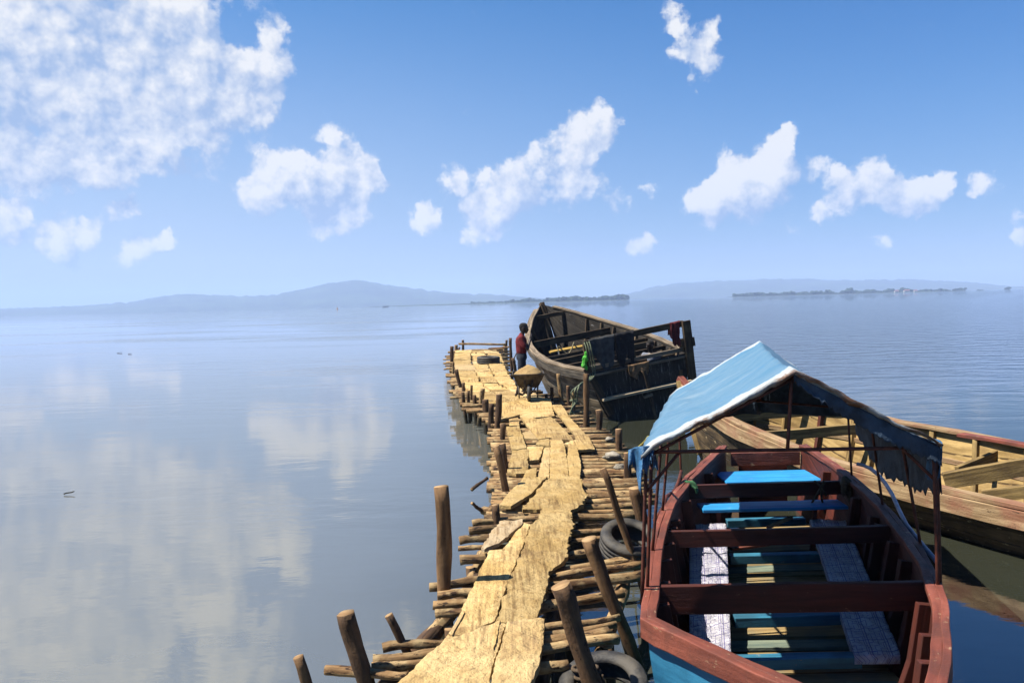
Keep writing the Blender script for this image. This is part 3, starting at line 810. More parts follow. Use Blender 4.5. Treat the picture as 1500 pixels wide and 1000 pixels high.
# far deck: three lanes of shorter boards
FL = [(512, 668), (522, 665), (530, 665), (545, 669), (560, 677), (575, 690), (588, 712), (592, 722)]
FR = [(512, 728), (522, 736), (530, 738), (545, 745), (560, 753), (575, 780), (588, 812), (592, 818)]
lanes = [0, .36, .68, 1.0]
for li in range(3):
    ysx = [512.5, 516 + li * .6, 521 - li * .7, 527 + li, 534 - li, 542 + li * 1.5, 551, 561 + (li - 1) * 2, 573 - li * 1.5, 588 + (li == 0) * 2]
    for a, b_ in zip(ysx, ysx[1:]):
        j0, j1 = random.uniform(-.03, .03), random.uniform(-.03, .03)
        def X(y, f): return lerp_tab(FL, y) * (1 - f) + lerp_tab(FR, y) * f
        f0_, f1_ = lanes[li] + (.018 if li else 0), lanes[li + 1] - .012
        plank([(X(a, f0_ + j0 * (li > 0)), a + .35), (X(a, f1_ + j0), a + .25), (X(b_, f1_ + j1 * (li < 2)), b_ - .25), (X(b_, f0_ + j1 * (li > 0)), b_ - .2)], dz=random.uniform(-.008, .012), ragged=.05, amp=.02)


def post(top, bot, wpx, zbot=ZL, mat=None, parent=JET, name='post', ztop=None, down=.9, taper=1.0, n=12, cut_mat=None):
    """post from the pixel of its foot (at height zbot) to the pixel of its head, same distance"""
    a = W(*bot, zbot); b_ = DP(*top, a.y + (0 if ztop is None else ztop))
    r_ = wpx / FPX * a.y / 2
    low = a + (a - b_).normalized() * down
    mb = MB(); mb.log(low, b_, r_ * 1.06, bend=.022, wob=.17, n=n, seg=14, taper=taper, rv=.10)
    return mb.build(name, [mat or M['log_dark'], cut_mat or M['cut']], parent, smooth=True, bevel=0)


for (t_, b_, w, mt) in [((832, 565), (834, 592), 5, 0), ((818, 547), (824, 590), 5.5, 1), ((808, 567), (808, 590), 5, 0), ((800, 577), (800, 588), 4, 0),
                        ((840, 572), (841, 604), 6, 1), ((858, 547), (861, 622), 8.5, 2), ((877, 600), (877, 633), 9, 0), ((906, 628), (906, 660), 9, 0), ((919, 663), (919, 697), 11.5, 0),
                        ((726, 653), (741, 722), 10, 2), ((735, 649), (741, 697), 9, 0), ((725, 739), (726, 765), 12, 0), ((736, 620), (736, 647), 7.5, 0),
                        ((731, 577), (728, 625), 8.5, 0), ((720, 591), (720, 619), 8, 0), ((711, 585), (712, 603), 9, 0), ((707, 569), (705, 593), 6.5, 1), ((695, 578), (696, 592), 5.5, 0),
                        ((691, 564), (691, 588), 3.4, 0), ((687, 572), (687, 590), 4, 0), ((679, 560), (679, 575), 4.5, 0), ((668, 541), (675, 568), 5.2, 0), ((664, 530), (664, 548), 3.4, 1),
                        ((662, 507), (662, 530), 5, 0), ((668, 505), (668, 514), 4.5, 1), ((678, 498), (678, 513), 3.4, 0), ((742, 498), (742, 512), 3.4, 0), ((748, 495), (749, 537), 4.2, 0),
                        ((751, 524), (755, 546), 4.6, 0), ((739, 505), (739, 514), 3.8, 1), ((678, 574), (680, 590), 5, 0), ((697, 516), (698, 521), 2, 0)]:
    post(t_, b_, w, mat=(M['log_dark'], M['log'], M['post_pale'])[mt], n=10)
a = DP(672, 503.5, 37.5); b_ = DP(741, 504.5, 37.0); part_log(a, b_, .055, M['log'], 'rail', seg=6)
part_log(W(716, 511, ZL + .15), W(744, 508, ZL + .45), .05, M['log_dark'], 'rail', seg=4)
# stick poking out at the left edge
part_log(DP(691, 717, 9.6), DP(714, 700, 9.9), .022, M['log_dark'], 'branch', bend=.03)
part_log(W(720, 748, ZL), W(706, 748, ZL - .02), .05, M['log'], 'branch', bend=.03)
part_log(W(707, 748, ZL - .02), DP(691, 737, 8.75), .03, M['log_dark'], 'branch', bend=.03, taper=.5)

# free-standing stakes beside the jetty
MG = 'stakes standing in the water beside the jetty'
for (t_, b_, w, mt, lab, dn) in [((645.5, 711), (653, 866), 20, 2, 'tall upright peeled stake at the left of the jetty', .8),
                                 ((507, 897), (533, 985), 24, 0, 'thick leaning stake with slanted cut top at lower left', .8),
                                 ((436, 961), (452, 1020), 15, 2, 'slim stake with pale cut top, leftmost by the jetty', .6),
                                 ((569, 900), (592, 945), 12, 0, 'short black leaning stake beside the thick leaning stake', .6),
                                 ((819, 857), (872, 1010), 27, 0, 'thick leaning trunk rising out of the nearest tyre', .5),
                                 ((863, 789), (908, 900), 19, 1, 'leaning brown stake with splintered top by the crossing logs', .7),
                                 ((882, 686), (930, 824), 9.5, 1, 'thin long leaning pole in front of the tyre by the red boat', .4),
                                 ((931, 714), (943, 786), 17, 1, 'stout stake behind the tyre beside the red boat', .5)]:
    a = W(*b_, ZL if b_[1] < 990 else .45)
    t = thing('mooring_stake', (a.x, a.y, 0), lab, 'stake', MG)
    post(t_, b_, w, ZL if b_[1] < 990 else .45, (M['log_dark'], M['post_pale'], M['post_pale'])[mt], t, 'shaft', down=dn, n=16)
for (x, y, r_) in ((892, 648, .05), (900, 662, .04), (905, 678, .055), (850, 606, .05), (880, 642, .035), (914, 686, .05)):
    pass
rs = [(893, 643, .055, 'whitish lump of stone on the logs, farthest of three'), (896, 668, .09, 'biggest pale stone wedged between the logs by the posts'), (908, 684, .065, 'rounded pale stone on the logs nearest the red boat')]
for (x, y, r_, lab) in rs:
    q = W(x, y, ZL + .06); mb = MB(); mb.ball(q, r_, 14, 9, .5, 0, (1.3, 1, .7)); tag(mb.build('stone', M['stone'], smooth=True), lab, 'stone', 'stones on the jetty logs')


# ------------------------------------------------------------------ tyres
def tyre(loc, R_, w, axis, label):
    t = thing('old_tyre', loc, label, 'tyre', 'old tyres on the jetty')
    h = w / 2; ri = R_ * .62
    prof = [(ri, -h * .72), (ri * 1.04, -h * .95), (R_ * .80, -h * 1.04), (R_ * .93, -h * .96), (R_ * .985, -h * .78)]
    for k in range(4):
        c = -h * .6 + h * 1.2 * k / 3.0
        prof += [(R_, c - h * .13), (R_, c + h * .10), (R_ * .945, c + h * .14), (R_ * .945, c + h * .24)] if k < 3 else [(R_, c - h * .13), (R_, c + h * .1)]
    prof += [(R_ * .985, h * .78), (R_ * .93, h * .96), (R_ * .80, h * 1.04), (ri * 1.04, h * .95), (ri, h * .72), (ri * .99, h * .6), (R_ * .90, h * .45), (R_ * .92, 0), (R_ * .90, -h * .45), (ri * .99, -h * .6)]
    mb = MB(); mb.lathe(loc, axis, prof, 56); mb.build('casing', M['rubber'], t, smooth=True)
    return t


tyre(W(884, 1004, .42) + Vector((0, 0, -.03)), .29, .17, (-.15, -.28, .95), 'grey old tyre round the foot of the leaning trunk')
tyre(W(921, 792, .62) + Vector((0, 0, -.02)), .275, .21, (.10, -.34, .93), 'black ribbed tyre lying on the logs against the red boat')
tyre(W(715.5, 527, DZ + .12), .44, .26, (.02, -.02, 1), 'large dusty tyre lying flat on the far end of the jetty')


q = W(862, 990, .45)
t = thing('rope_turns', q, 'old brown rope wound round the foot of the leaning trunk by the nearest tyre', 'rope')
for k in range(4):
    c_ = q + Vector((.015 - k * .012, 0, -.05 + .035 * k)); mb = MB()
    mb.tube([c_ + Vector((math.cos(a_) * .082, math.sin(a_) * .085, .02 * math.sin(a_ + k))) for a_ in [i * .42 for i in range(16)]], .013, 7, .15); mb.build('turn', M['rope_brown'], t, smooth=True)
mb = MB(); mb.tube(smooth_pts([q + Vector((.08, -.04, .03)), q + Vector((.10, -.07, -.08)), q + Vector((.09, -.06, -.2))], 10), .013, 7, .15); mb.build('loose_end', M['rope_brown'], t, smooth=True)


# ------------------------------------------------------------------ hulls
def section(gl, gr, kz, ratio, kc=None, bulge=.06, ns=7, nb=5):
    gl, gr = Vector(gl), Vector(gr); c = (gl + gr) / 2
    if kc is not None: c = Vector((kc[0], kc[1], 0))
    cl = Vector((c.x + (gl.x - c.x) * ratio, c.y + (gl.y - c.y) * ratio, kz + .06)); cr = Vector((c.x + (gr.x - c.x) * ratio, c.y + (gr.y - c.y) * ratio, kz + .06))
    row = []
    for i in range(ns):
        t = i / ns; q = gl.lerp(cl, t); q += (gl - c).normalized() * bulge * math.sin(math.pi * t) * Vector((1, 1, 0)).length * .7; row.append(q)
    for i in range(nb + 1):
        t = i / nb; q = cl.lerp(cr, t); q.z = kz + .06 - .06 * math.sin(math.pi * t); row.append(q)
    for i in range(1, ns + 1):
        t = i / ns; q = cr.lerp(gr, t); q += (gr - c).normalized() * bulge * math.sin(math.pi * t) * .99; row.append(q)
    return row


def loft(rows):
    mb = MB(); uvs = []; L = 0
    for i, r_ in enumerate(rows):
        if i: L += (Vector(rows[i][len(r_) // 2]) - Vector(rows[i - 1][len(r_) // 2])).length
        g = 0; u = []
        for j, p in enumerate(r_):
            if j: g += (Vector(p) - Vector(r_[j - 1])).length
            u.append((L, g))
        uvs.append(u)
    mb.grid(rows, uvs); return mb


# ---------- the big dark cargo boat, heeling towards the jetty
TH = R(8.0)
fw, ac, up = Vector((-.265, .964, 0)), Vector((.964, .265, 0)), Vector((0, 0, 1))
acl = ac * math.cos(TH) + up * math.sin(TH); upl = up * math.cos(TH) - ac * math.sin(TH)
OC = Vector((3.05, 18.95, 0)) + ac * .2
def C(s, x, z): return OC + fw * s + acl * x + upl * z


CARGO = thing('cargo_boat', OC, 'big dark weathered wooden boat with high bow moored beside the jetty', 'boat')
CT = [(0, 1.31, 1.40, -.3), (1, 1.50, 1.45, -.35), (2, 1.62, 1.54, -.35), (3, 1.62, 1.68, -.35), (4, 1.5, 1.86, -.3), (5, 1.22, 2.10, -.25), (6, .74, 2.42, -.1), (6.6, .38, 2.63, .1), (7.05, .05, 2.80, .5)]
def ctab(s, k): return lerp_tab([(r_[0], r_[k]) for r_ in CT], s)
def ch(s): return ctab(s, 1)
def cz(s): return ctab(s, 2)


rows = []
ss = [7.05 * i / 22 for i in range(23)]
for s in ss:
    h, z, kz = ch(s), cz(s), ctab(s, 3); row = []
    ks = s - max(0, (s - 5)) * .45
    for i in range(8):
        t = i / 8; row.append(C(s + (ks - s) * t, -(h + (h * .62 - h) * t + .10 * math.sin(math.pi * t)), z + (kz + .06 - z) * t))
    for i in range(6):
        t = i / 5; row.append(C(ks, -h * .62 + 2 * h * .62 * t, kz + .06 - .06 * math.sin(math.pi * t)))
    for i in range(1, 9):
        t = i / 8; row.append(C(ks + (s - ks) * t, h * .62 + (h - h * .62) * t + .10 * math.sin(math.pi * t), kz + .06 + (z - kz - .06) * t))
    rows.append(row)
loft(rows).build('hull', [M['cargo_out'], M['cargo_in']], CARGO, solid=(.05, 1, 1))
for sd in (-1, 1):
    mb = MB(); mb.strip([C(s, sd * (ch(s) + .01), cz(s) + .02) for s in ss[:-1]], .17, .05, up=upl, jit=.012); mb.build('gunwale', M['cargo_rail'], CARGO, bevel=.006)
    mb = MB(); mb.strip([C(s, sd * (ch(s) + .075), cz(s) - .11) for s in ss[:-1]], .05, .19, up=upl, jit=.014); mb.build('rubbing_strake', M['cargo_side'], CARGO, bevel=.006)
    for s in [.55 + .55 * i for i in range(10)]:
        h, z = ch(s), cz(s)
        mb = MB(); mb.strip([C(s, sd * (h - .08), z - .05), C(s, sd * (h * .84 - .05), z - .65), C(s, sd * (h * .70 - .1), z - 1.2)], .07, .09, up=fw, jit=.01); mb.build('rib', M['cargo_beam'], CARGO, bevel=.004)
for (s, dz, w, t_, n_) in ((4.65, -.22, .07, .20, 'thwart'), (2.75, -.12, .06, .14, 'thwart'), (2.45, -.20, .06, .24, 'thwart'), (1.55, -.10, .05, .10, 'thwart'), (.95, -.18, .24, .05, 'thwart'), (6.35, -.08, .12, .12, 'breasthook')):
    h, z = ch(s) - .05, cz(s) + dz
    mb = MB(); mb.board(C(s, -h, z), C(s, h, z), w, t_, up=upl, seg=6, jit=.01); mb.build(n_, M['cargo_beam'], CARGO, bevel=.006)
mb = MB(); mb.board(C(5.3, -.55, 1.42), C(5.1, .5, 1.44), .5, .04, up=upl, seg=4, jit=.012); mb.build('ochre_board', M['yellow_board'], CARGO, bevel=.004)
mb = MB(); mb.board(C(3.4, .9, 1.0), C(3.2, 1.35, 1.62), .05, .07, up=fw); mb.build('prop', M['cargo_rail'], CARGO)
mb = MB(); mb.board(C(3.9, .7, .9), C(3.9, 1.1, 1.6), .05, .05, up=fw); mb.build('prop', M['red_thwart'], CARGO)
for i in range(7):
    mb = MB(); mb.board(C(.4 + i * .75, -.8 if i < 6 else -.5, .12), C(.4 + i * .75, .8 if i < 6 else .5, .12), .6, .04, up=upl, seg=3, jit=.01); mb.build('floorboard', M['cargo_beam'], CARGO)
mb = MB(); mb.strip([C(7.02, 0, 2.86), C(6.8, 0, 2.2), C(6.45, 0, 1.3), C(6.1, 0, .3), C(5.95, 0, -.2)], .14, .20, up=fw, jit=.01); mb.build('stem_post', M['cargo_beam'], CARGO, bevel=.008)
# transom: upper and lower boards, ledge, frame
def cpoly(pts, s, th):
    mb = MB(); fr = [C(s, x, z) for x, z in pts]; bk = [C(s + th, x, z) for x, z in pts]; n = len(pts)
    mb.v = [tuple(p) for p in fr + bk]
    mb.face(range(n), [(z, x) for x, z in pts]); mb.face([n + n - 1 - i for i in range(n)], [(pts[n - 1 - i][1], pts[n - 1 - i][0]) for i in range(n)])
    for i in range(n):
        j = (i + 1) % n; mb.face((i, n + i, n + j, j), [(0, 0), (th, 0), (th, .3), (0, .3)])
    return mb


cpoly([(-1.29, 1.36), (1.29, 1.36), (1.16, .70), (-1.12, .70)], -.05, .06).build('transom', M['transom'], CARGO)
cpoly([(-1.11, .69), (1.15, .69), (.98, -.3), (-.9, -.3)], .03, .06).build('lower_transom', M['transom'], CARGO)
mb = MB(); mb.board(C(-.16, -1.15, .69), C(-.16, 1.2, .70), .24, .06, up=upl, seg=6, jit=.008); mb.build('ledge', M['ledge'], CARGO, bevel=.006)
mb = MB(); mb.board(C(-.08, -1.32, 1.29), C(-.08, 1.3, 1.30), .07, .055, up=upl, seg=6, jit=.008); mb.build('transom_cap', M['cargo_rail'], CARGO, bevel=.005)
mb = MB(); mb.board(C(.02, -1.32, 1.46), C(.02, 1.3, 1.47), .12, .09, up=upl, seg=6, jit=.008); mb.build('transom_cap', M['cargo_rail'], CARGO, bevel=.005)
mb = MB(); mb.board(C(-.12, -1.40, 1.50), C(-.09, -.93, .28), .17, .06, up=fw, seg=4, jit=.008); mb.build('corner_plank', M['cargo_beam'], CARGO, bevel=.005)
mb = MB(); mb.board(C(-.10, 1.28, .60), C(-.10, 1.34, 2.16), .21, .09, up=fw, seg=4, jit=.008); mb.build('stern_post', M['cargo_beam'], CARGO, bevel=.006)
mb = MB(); mb.board(C(.0, -1.30, 1.35), C(.0, -1.30, 2.05), .11, .09, up=fw, seg=4, jit=.008); mb.build('stern_post', M['cargo_beam'], CARGO, bevel=.006)
mb = MB(); mb.board(C(.0, -.1, 1.4), C(.0, -.1, 2.03), .07, .07, up=fw, seg=2, jit=.005); mb.build('stern_post', M['cargo_beam'], CARGO, bevel=.006)
mb = MB(); mb.board(C(.0, -1.34, 2.06), C(.0, 1.30, 2.10), .09, .15, up=upl, seg=8, jit=.008); mb.build('stern_rail', M['cargo_beam'], CARGO, bevel=.006)
mb = MB(); mb.board(C(-.02, 1.15, 1.62), C(-.02, 1.50, 1.62), .2, .22, up=upl); mb.build('cleat_block', M['cargo_beam'], CARGO, bevel=.008)
mb = MB(); mb.board(C(-.18, .02, 1.18), C(-.30, .10, -.12), .07, .04, up=fw, seg=4, jit=.006); mb.build('ladder_pole', M['cargo_beam'], CARGO, bevel=.004)
mb = MB(); mb.board(C(-.24, -.12, .55), C(-.24, .12, .58), .06, .06, up=upl); mb.build('step', M['cargo_rail'], CARGO, bevel=.004)
mb = MB(); mb.board(C(-.10, 1.02, 1.0), C(-.10, .98, .72), .07, .05, up=fw); mb.build('batten', M['cargo_beam'], CARGO)


def cloth(name, mat, top, hang, folds, amp, out, label, group, ragged=.0, nu=26, nv=14, back=None, out2=None):
    """cloth hung over a rail: top = polyline of the rail, hang = list of (u, length), out = side it hangs on"""
    top = smooth_pts(top, nu); out = Vector(out).normalized(); mb = MB(); rows = []; o = random.random() * 30; uvs = []
    for j in range(-(nv // 2 if back else 1), nv + 1):
        row = []; u_ = []
        for i, p in enumerate(top):
            u = i / nu
            if j >= 0:
                ln = lerp_tab(hang, u) * (1 + ragged * noise.noise(Vector((u * 14, o, 0)))); v = j / nv
                fold = math.sin(u * folds * 2 * math.pi + o) * amp * v ** .7 + noise.noise(Vector((u * 5, v * 3, o))) * amp * 1.2 * (v + .15)
                pinch = (u - .5) * -.12 * v * (top[-1] - top[0]).length * .6
                q = p + out * (.055 + fold) - Vector((0, 0, ln * v)) + (top[-1] - top[0]).normalized() * (pinch + amp * .5 * noise.noise(Vector((v * 4, u * 6, o + 9))))
                if j == 0: q += Vector((0, 0, .012))
            else:
                v = -j / (nv // 2 if back else 1)
                q = p - out * (.055 + .01 * math.sin(u * 20)) - Vector((0, 0, (back or .06) * v)) + out * .02 * noise.noise(Vector((u * 6, v * 3, o)))
            row.append(q); u_.append((u, j / nv))
        rows.append(row); uvs.append(u_)
    mb.grid(rows, uvs)
    ob = mb.build(name, mat, None, smooth=True, solid=(.008, 0))
    return tag(ob, label, 'clothing', group)


HG = 'washing hung on the big boat'
railz = 2.15
cloth('trousers', M['cloth_grey'], [C(0, -1.22, railz - .02), C(0, -.9, railz), C(0, -.55, railz + .01)], [(0, .35), (.3, .42), (.55, .75), (.75, .85), (1, .7)], 2.4, .03, -fw, 'charcoal grey cloth hanging left on the stern rail', HG, .1, back=.3)
cloth('trousers', M['cloth_black'], [C(0, -.52, railz + .01), C(0, -.3, railz + .01), C(0, -.04, railz + .02)], [(0, .62), (.3, .80), (.5, .85), (.62, .5), (.72, .62), (.78, 1.15), (1, 1.2)], 2.2, .035, -fw, 'long black cloth hanging over the middle of the stern rail', HG, .08, back=.4)
cloth('scarf', M['cloth_maroon'], [C(0, .93, railz + .02), C(0, 1.05, railz + .02), C(0, 1.2, railz + .03)], [(0, .25), (.3, .5), (.6, .62), (1, .58)], 2.6, .03, -fw, 'maroon cloth draped over the right end of the stern rail', HG, .15, back=.3)
cloth('shirt', M['cloth_tan'], [C(-.1, -.36, 1.36), C(-.1, -.12, 1.36), C(-.1, .2, 1.37)], [(0, .2), (.2, .28), (.5, .36), (.62, .16), (.75, .35), (1, .3)], 2.5, .03, -fw, 'tan cloth lying over the top edge of the dark stern', HG, .12, back=.15)


def rope(name, pts, r_, mat, label, cat='rope', sag=0, n=30, parent=None):
    pts = [Vector(p) for p in pts]; q = smooth_pts(pts, n)
    if sag: q = [p - Vector((0, 0, sag * 4 * (i / n) * (1 - i / n))) for i, p in enumerate(q)]
    mb = MB(); mb.tube(q, r_, 7, .12); o = mb.build(name, mat, parent, smooth=True)
    return tag(o, label, cat) if label else o


ROPE = thing('mooring_rope', W(841, 604, ZL), 'greenish ropes hanging from the stern corner to a jetty post', 'rope')
pt = DP(841, 585, W(841, 604, ZL).y - .07)
for k in range(3):
    rope('strand', [C(-.06, -1.33 + .06 * k, 2.10), C(-.16, -1.34 + .06 * k, 1.9), C(-.2, -1.36 + .05 * k, 1.3), pt + Vector((.12 - .07 * k, .05, .30 - .05 * k)), pt + Vector((.06 - .04 * k, .0, -.02)), pt + Vector((-.05, -.08, -.16 - .08 * k)), pt + Vector((-.12 + .15 * k, -.1, -.34))], .016, M['rope_green'], None, parent=ROPE)
mb = MB(); mb.lathe(pt + Vector((0, .07, -.03)), (0, .1, 1), [(.075, -.03), (.095, 0), (.075, .03), (.06, 0)], 20); mb.build('coil', M['rope_green'], ROPE, smooth=True)
mb = MB(); q = C(-.14, -1.40, 1.72)
for (dx, dz, r_) in ((0, 0, .085), (.02, .13, .05), (-.03, -.13, .075), (.02, -.21, .05)): mb.ball(q + Vector((dx, 0, dz)), r_, 14, 10, .5, 0, (.8, .7, 1.25))
ob = mb.build('plastic_bag', M['bag_green'], None, smooth=True); rm = ob.modifiers.new('r', 'REMESH'); rm.mode = 'VOXEL'; rm.voxel_size = .012
tag(ob, 'bright lime green plastic bag tied at the stern corner', 'bag')
t = thing('rope_coil', C(4.5, -.1, 1.5), 'pale looped rope hanging from a beam inside the dark boat', 'rope')
for (x0, x1, sg) in ((-.45, .05, .26), (.0, .75, .36)):
    rope('loop', [C(4.58, x0, 1.62), C(4.55, (x0 + x1) / 2, 1.62 - sg), C(4.58, x1, 1.66)], .02, M['rope_pale'], None, parent=t)
rope('loop', [C(4.58, -.5, 1.62), C(4.5, -.48, 1.3), C(4.5, -.46, 1.0)], .018, M['rope_pale'], None, parent=t)
rope('bow_rope', [C(6.9, -.05, 2.85), C(6.0, -.85, 2.2), C(5.0, -1.7, 1.55), Vector((W(754, 541, DZ).x, W(754, 541, DZ).y, .9))], .016, M['rope_brown'], 'thin dark line running from the high bow to the jetty')

# ---------- the tan open boat on the right
near = [(3.12, 14.4, 1.26), (3.24, 13.9, 1.08), (3.45, 13.4, .92), (3.64, 12.8, .78), (4.0, 11.55, .67), (4.1, 11.0, .63), (4.4, 10.1, .60), (4.85, 9.1, .58), (5.3, 8.15, .58), (5.9, 7.0, .60), (6.5, 6.2, .62)]
far = [(3.2, 14.44, 1.26), (3.75, 14.25, 1.15), (4.4, 13.9, 1.08), (5.0, 13.5, 1.0), (5.58, 13.0, .95), (5.85, 12.5, .9), (6.08, 12.0, .86), (6.4, 11.2, .85), (6.65, 10.2, .85), (7.0, 9.0, .85), (7.3, 7.9, .87)]
NT_ = 26
nr_, fr_ = smooth_pts(near, NT_), smooth_pts(far, NT_)
TAN = thing('open_boat', (5.3, 10.8, 0), 'broad empty tan wooden boat with worn red gunwale behind the canopy boat', 'boat')
rows = []
for i in range(NT_ + 1):
    t = i / NT_; c = (nr_[i] + fr_[i]) / 2
    kz = -.2 + .5 * max(0, 1 - t / .10) ** 1.5
    shift = Vector((.5, -1.0, 0)) * max(0, 1 - t / .22) * .9
    rows.append(section(nr_[i], fr_[i], kz, .66, (c.x + shift.x, c.y + shift.y), .05))
loft(rows).build('hull', [M['tan_out'], M['tan_in']], TAN, solid=(.045, 0, 1))
def inset(i, a): return (nr_[i].lerp(fr_[i], a))


for (pl, oth) in ((nr_, fr_), (fr_, nr_)):
    pts = [p + (q - p).normalized() * .05 + Vector((0, 0, .02)) for p, q in zip(pl, oth)]
    mb = MB(); mb.strip(pts, .17, .05, jit=.012); mb.build('gunwale', M['tan_rail'], TAN, bevel=.006)
    pts = [p + (p - q).normalized() * .045 + Vector((0, 0, -.10)) for p, q in zip(pl, oth)]
    mb = MB(); mb.strip(pts, .05, .2, jit=.012); mb.build('rubbing_strake', M['tan_rail'], TAN, bevel=.006)
mb = MB(); mb.board(W(1060, 700, 0) + Vector((0, 1.5, .1)), Vector((3.08, 14.5, 1.34)), .12, .14, up=(0, 1, 0), seg=3, jit=.01); mb.build('stem_post', M['tan_beam'], TAN, bevel=.008)
mb = MB(); mb.board(Vector((3.22, 14.3, 1.22)), Vector((3.10, 14.55, 1.40)), .13, .11, seg=2, jit=.012); mb.build('stem_head', M['red_rail'], TAN, bevel=.012)


def sec_pt(i, side, t):     # point on the hull side at station i, t = 0 gunwale, 1 chine
    row = rows[i]; n = 7
    return row[min(n, int(round(t * n)))] if side < 0 else row[len(row) - 1 - min(n, int(round(t * n)))]


for i in range(3, NT_, 2):
    for sd in (-1, 1):
        c = (nr_[i] + fr_[i]) / 2
        pts = [Vector(sec_pt(i, sd, t_)) for t_ in (.05, .45, .95)]
        pts = [p + (Vector((c.x, c.y, p.z)) - p).normalized() * .06 for p in pts]
        d = (nr_[min(i + 1, NT_)] - nr_[i - 1]).normalized()
        mb = MB(); mb.strip(pts, .08, .07, up=d, jit=.008); ob = mb.build('rib', M['red_thwart'] if (i == 9 and sd > 0) else M['tan_beam'], TAN, bevel=.004)
pts = [Vector(sec_pt(i, 1, .45)) + ((nr_[i] - fr_[i]).normalized() * .03) for i in range(4, NT_)]
mb = MB(); mb.strip(pts, .05, .07, jit=.006); mb.build('stringer', M['tan_rail'], TAN, bevel=.004)
pts = [Vector(sec_pt(i, -1, .45)) - ((nr_[i] - fr_[i]).normalized() * .03) for i in range(4, NT_)]
mb = MB(); mb.strip(pts, .05, .07, jit=.006); mb.build('stringer', M['tan_rail'], TAN, bevel=.004)
def tan_beam(a, b_, w, t_, n_='thwart', mt='tan_beam'):
    mb = MB(); mb.board(a, b_, w, t_, seg=6, jit=.01); mb.build(n_, M[mt], TAN, bevel=.006)


tan_beam(nr_[6].lerp(fr_[6], .05) + Vector((0, 0, -.04)), fr_[8] + Vector((-.05, -.05, -.10)), .08, .17)
tan_beam(nr_[9].lerp(fr_[9], .04) + Vector((0, 0, -.06)), fr_[13] + Vector((-.1, 0, -.16)), .10, .16)
tan_beam(DP(1383, 704, 9.5), DP(1530, 678, 9.1), .10, .20)
tan_beam(DP(1402, 690, 10.2), DP(1472, 661, 10.6), .06, .13, 'brace')
tan_beam(DP(1440, 727, 9.0), DP(1560, 712, 8.6), .10, .14)
# foredeck planks
for k in range(3):
    i = 3 + k
    mb = MB(); mb.board(nr_[i].lerp(fr_[i], .12) + Vector((0, 0, -.05)), nr_[i].lerp(fr_[i], .95) + Vector((0, 0, -.06)), .26, .03, seg=4, jit=.012); mb.build('foredeck_board', M['tan_rail'], TAN, bevel=.004)
for k in range(8):
    i = 8 + 2 * k
    mb = MB(); a, b_ = nr_[i].lerp(fr_[i], .2), nr_[i].lerp(fr_[i], .8); a.z = b_.z = -.06
    mb.board(a, b_, .5, .03, seg=3, jit=.01); mb.build('floorboard', M['tan_beam'], TAN)
mb = MB(); mb.board(W(1407, 636, .93), W(1510, 653, .93), .16, .045, seg=4, jit=.01)
tag(mb.build('loose_plank', M['red_rail'], None, bevel=.006), 'loose reddish plank lying on the far gunwale of the tan boat', 'plank')

# ---------- the red boat with the blue canopy
GZ = .80
Lp = [(2.82, 10.5), (2.34, 9.55), (1.92, 8.7), (1.44, 7.47), (1.13, 6.3), (.96, 5.52), (.84, 4.96), (1.16, 4.3), (1.52, 3.7), (1.70, 3.38)]
Rp = [(3.86, 10.46), (3.82, 9.5), (3.72, 8.6), (3.51, 7.44), (3.17, 6.13), (2.90, 5.38), (2.70, 4.94), (2.32, 4.25), (1.96, 3.66), (1.78, 3.38)]
RED = thing('canopy_boat', (2.4, 7.0, 0), 'dark red wooden boat with blue seats and a blue tarpaulin canopy', 'boat')
def gz(y): return GZ + .10 * max(0, (4.9 - y) / 1.5) + .04 * max(0, (y - 8.5) / 2)


def resample_sharp(pts, seg=5):
    out = []
    for (a, b_) in zip(pts, pts[1:]):
        for i in range(seg): out.append(Vector((a[0] + (b_[0] - a[0]) * i / seg, a[1] + (b_[1] - a[1]) * i / seg, 0)))
    out.append(Vector((*pts[-1], 0)))
    n = len(out); k = 6 * seg
    sm = [v.copy() for v in out]
    for _ in range(3):
        for i in range(1, n - 1):
            if abs(i - k) > 0: sm[i] = (sm[i - 1] + sm[i] * 2 + sm[i + 1]) / 4
    for v in sm: v.z = gz(v.y)
    return sm


RL, RR = resample_sharp(Lp), resample_sharp(Rp)
NR = len(RL)
rrows = []
for i in range(NR):
    c = (RL[i] + RR[i]) / 2
    kz = -.12 + .55 * max(0, (c.y < 4.9) * (4.9 - c.y) / 1.5) ** 1.6
    rrows.append(section(RL[i], RR[i], kz, .82, (c.x, c.y + .35 * max(0, (4.9 - c.y) / 1.5)), .05))
loft(rrows).build('hull', [M['blue_out'], M['red_in']], RED, solid=(.04, 0, 1))
for (pl, oth, sg) in ((RL, RR, 1), (RR, RL, -1)):
    pts = [p + (q - p).normalized() * .015 + Vector((0, 0, .03)) for p, q in zip(pl, oth)]
    mb = MB(); mb.strip(pts, .062, .045, jit=.014); mb.build('gunwale', M['red_rail'], RED, bevel=.006)
    pts = [p - (q - p).normalized() * .040 + Vector((0, 0, .010)) for p, q in zip(pl, oth)]
    mb = MB(); mb.strip([p_ - Vector((0, 0, .022)) for p_ in pts], .048, .13, jit=.014); mb.build('rubbing_strake', M['red_rail'], RED, bevel=.006)
pts = [p - (q - p).normalized() * .075 + Vector((0, 0, -.16)) for p, q in zip(RL, RR)]
# far transom
mb = MB(); a, b_ = RL[0], RR[0]
mb.board(a + Vector((.08, -.04, -.13)), b_ + Vector((-.05, -.04, -.13)), .05, .18, seg=4, jit=.006); mb.build('transom', M['red_rail'], RED, bevel=.005)
mb = MB(); mb.board(a + Vector((.2, .03, -.55)), b_ + Vector((-.2, .03, -.55)), .04, .66, seg=4); mb.build('transom', M['red_in'], RED)


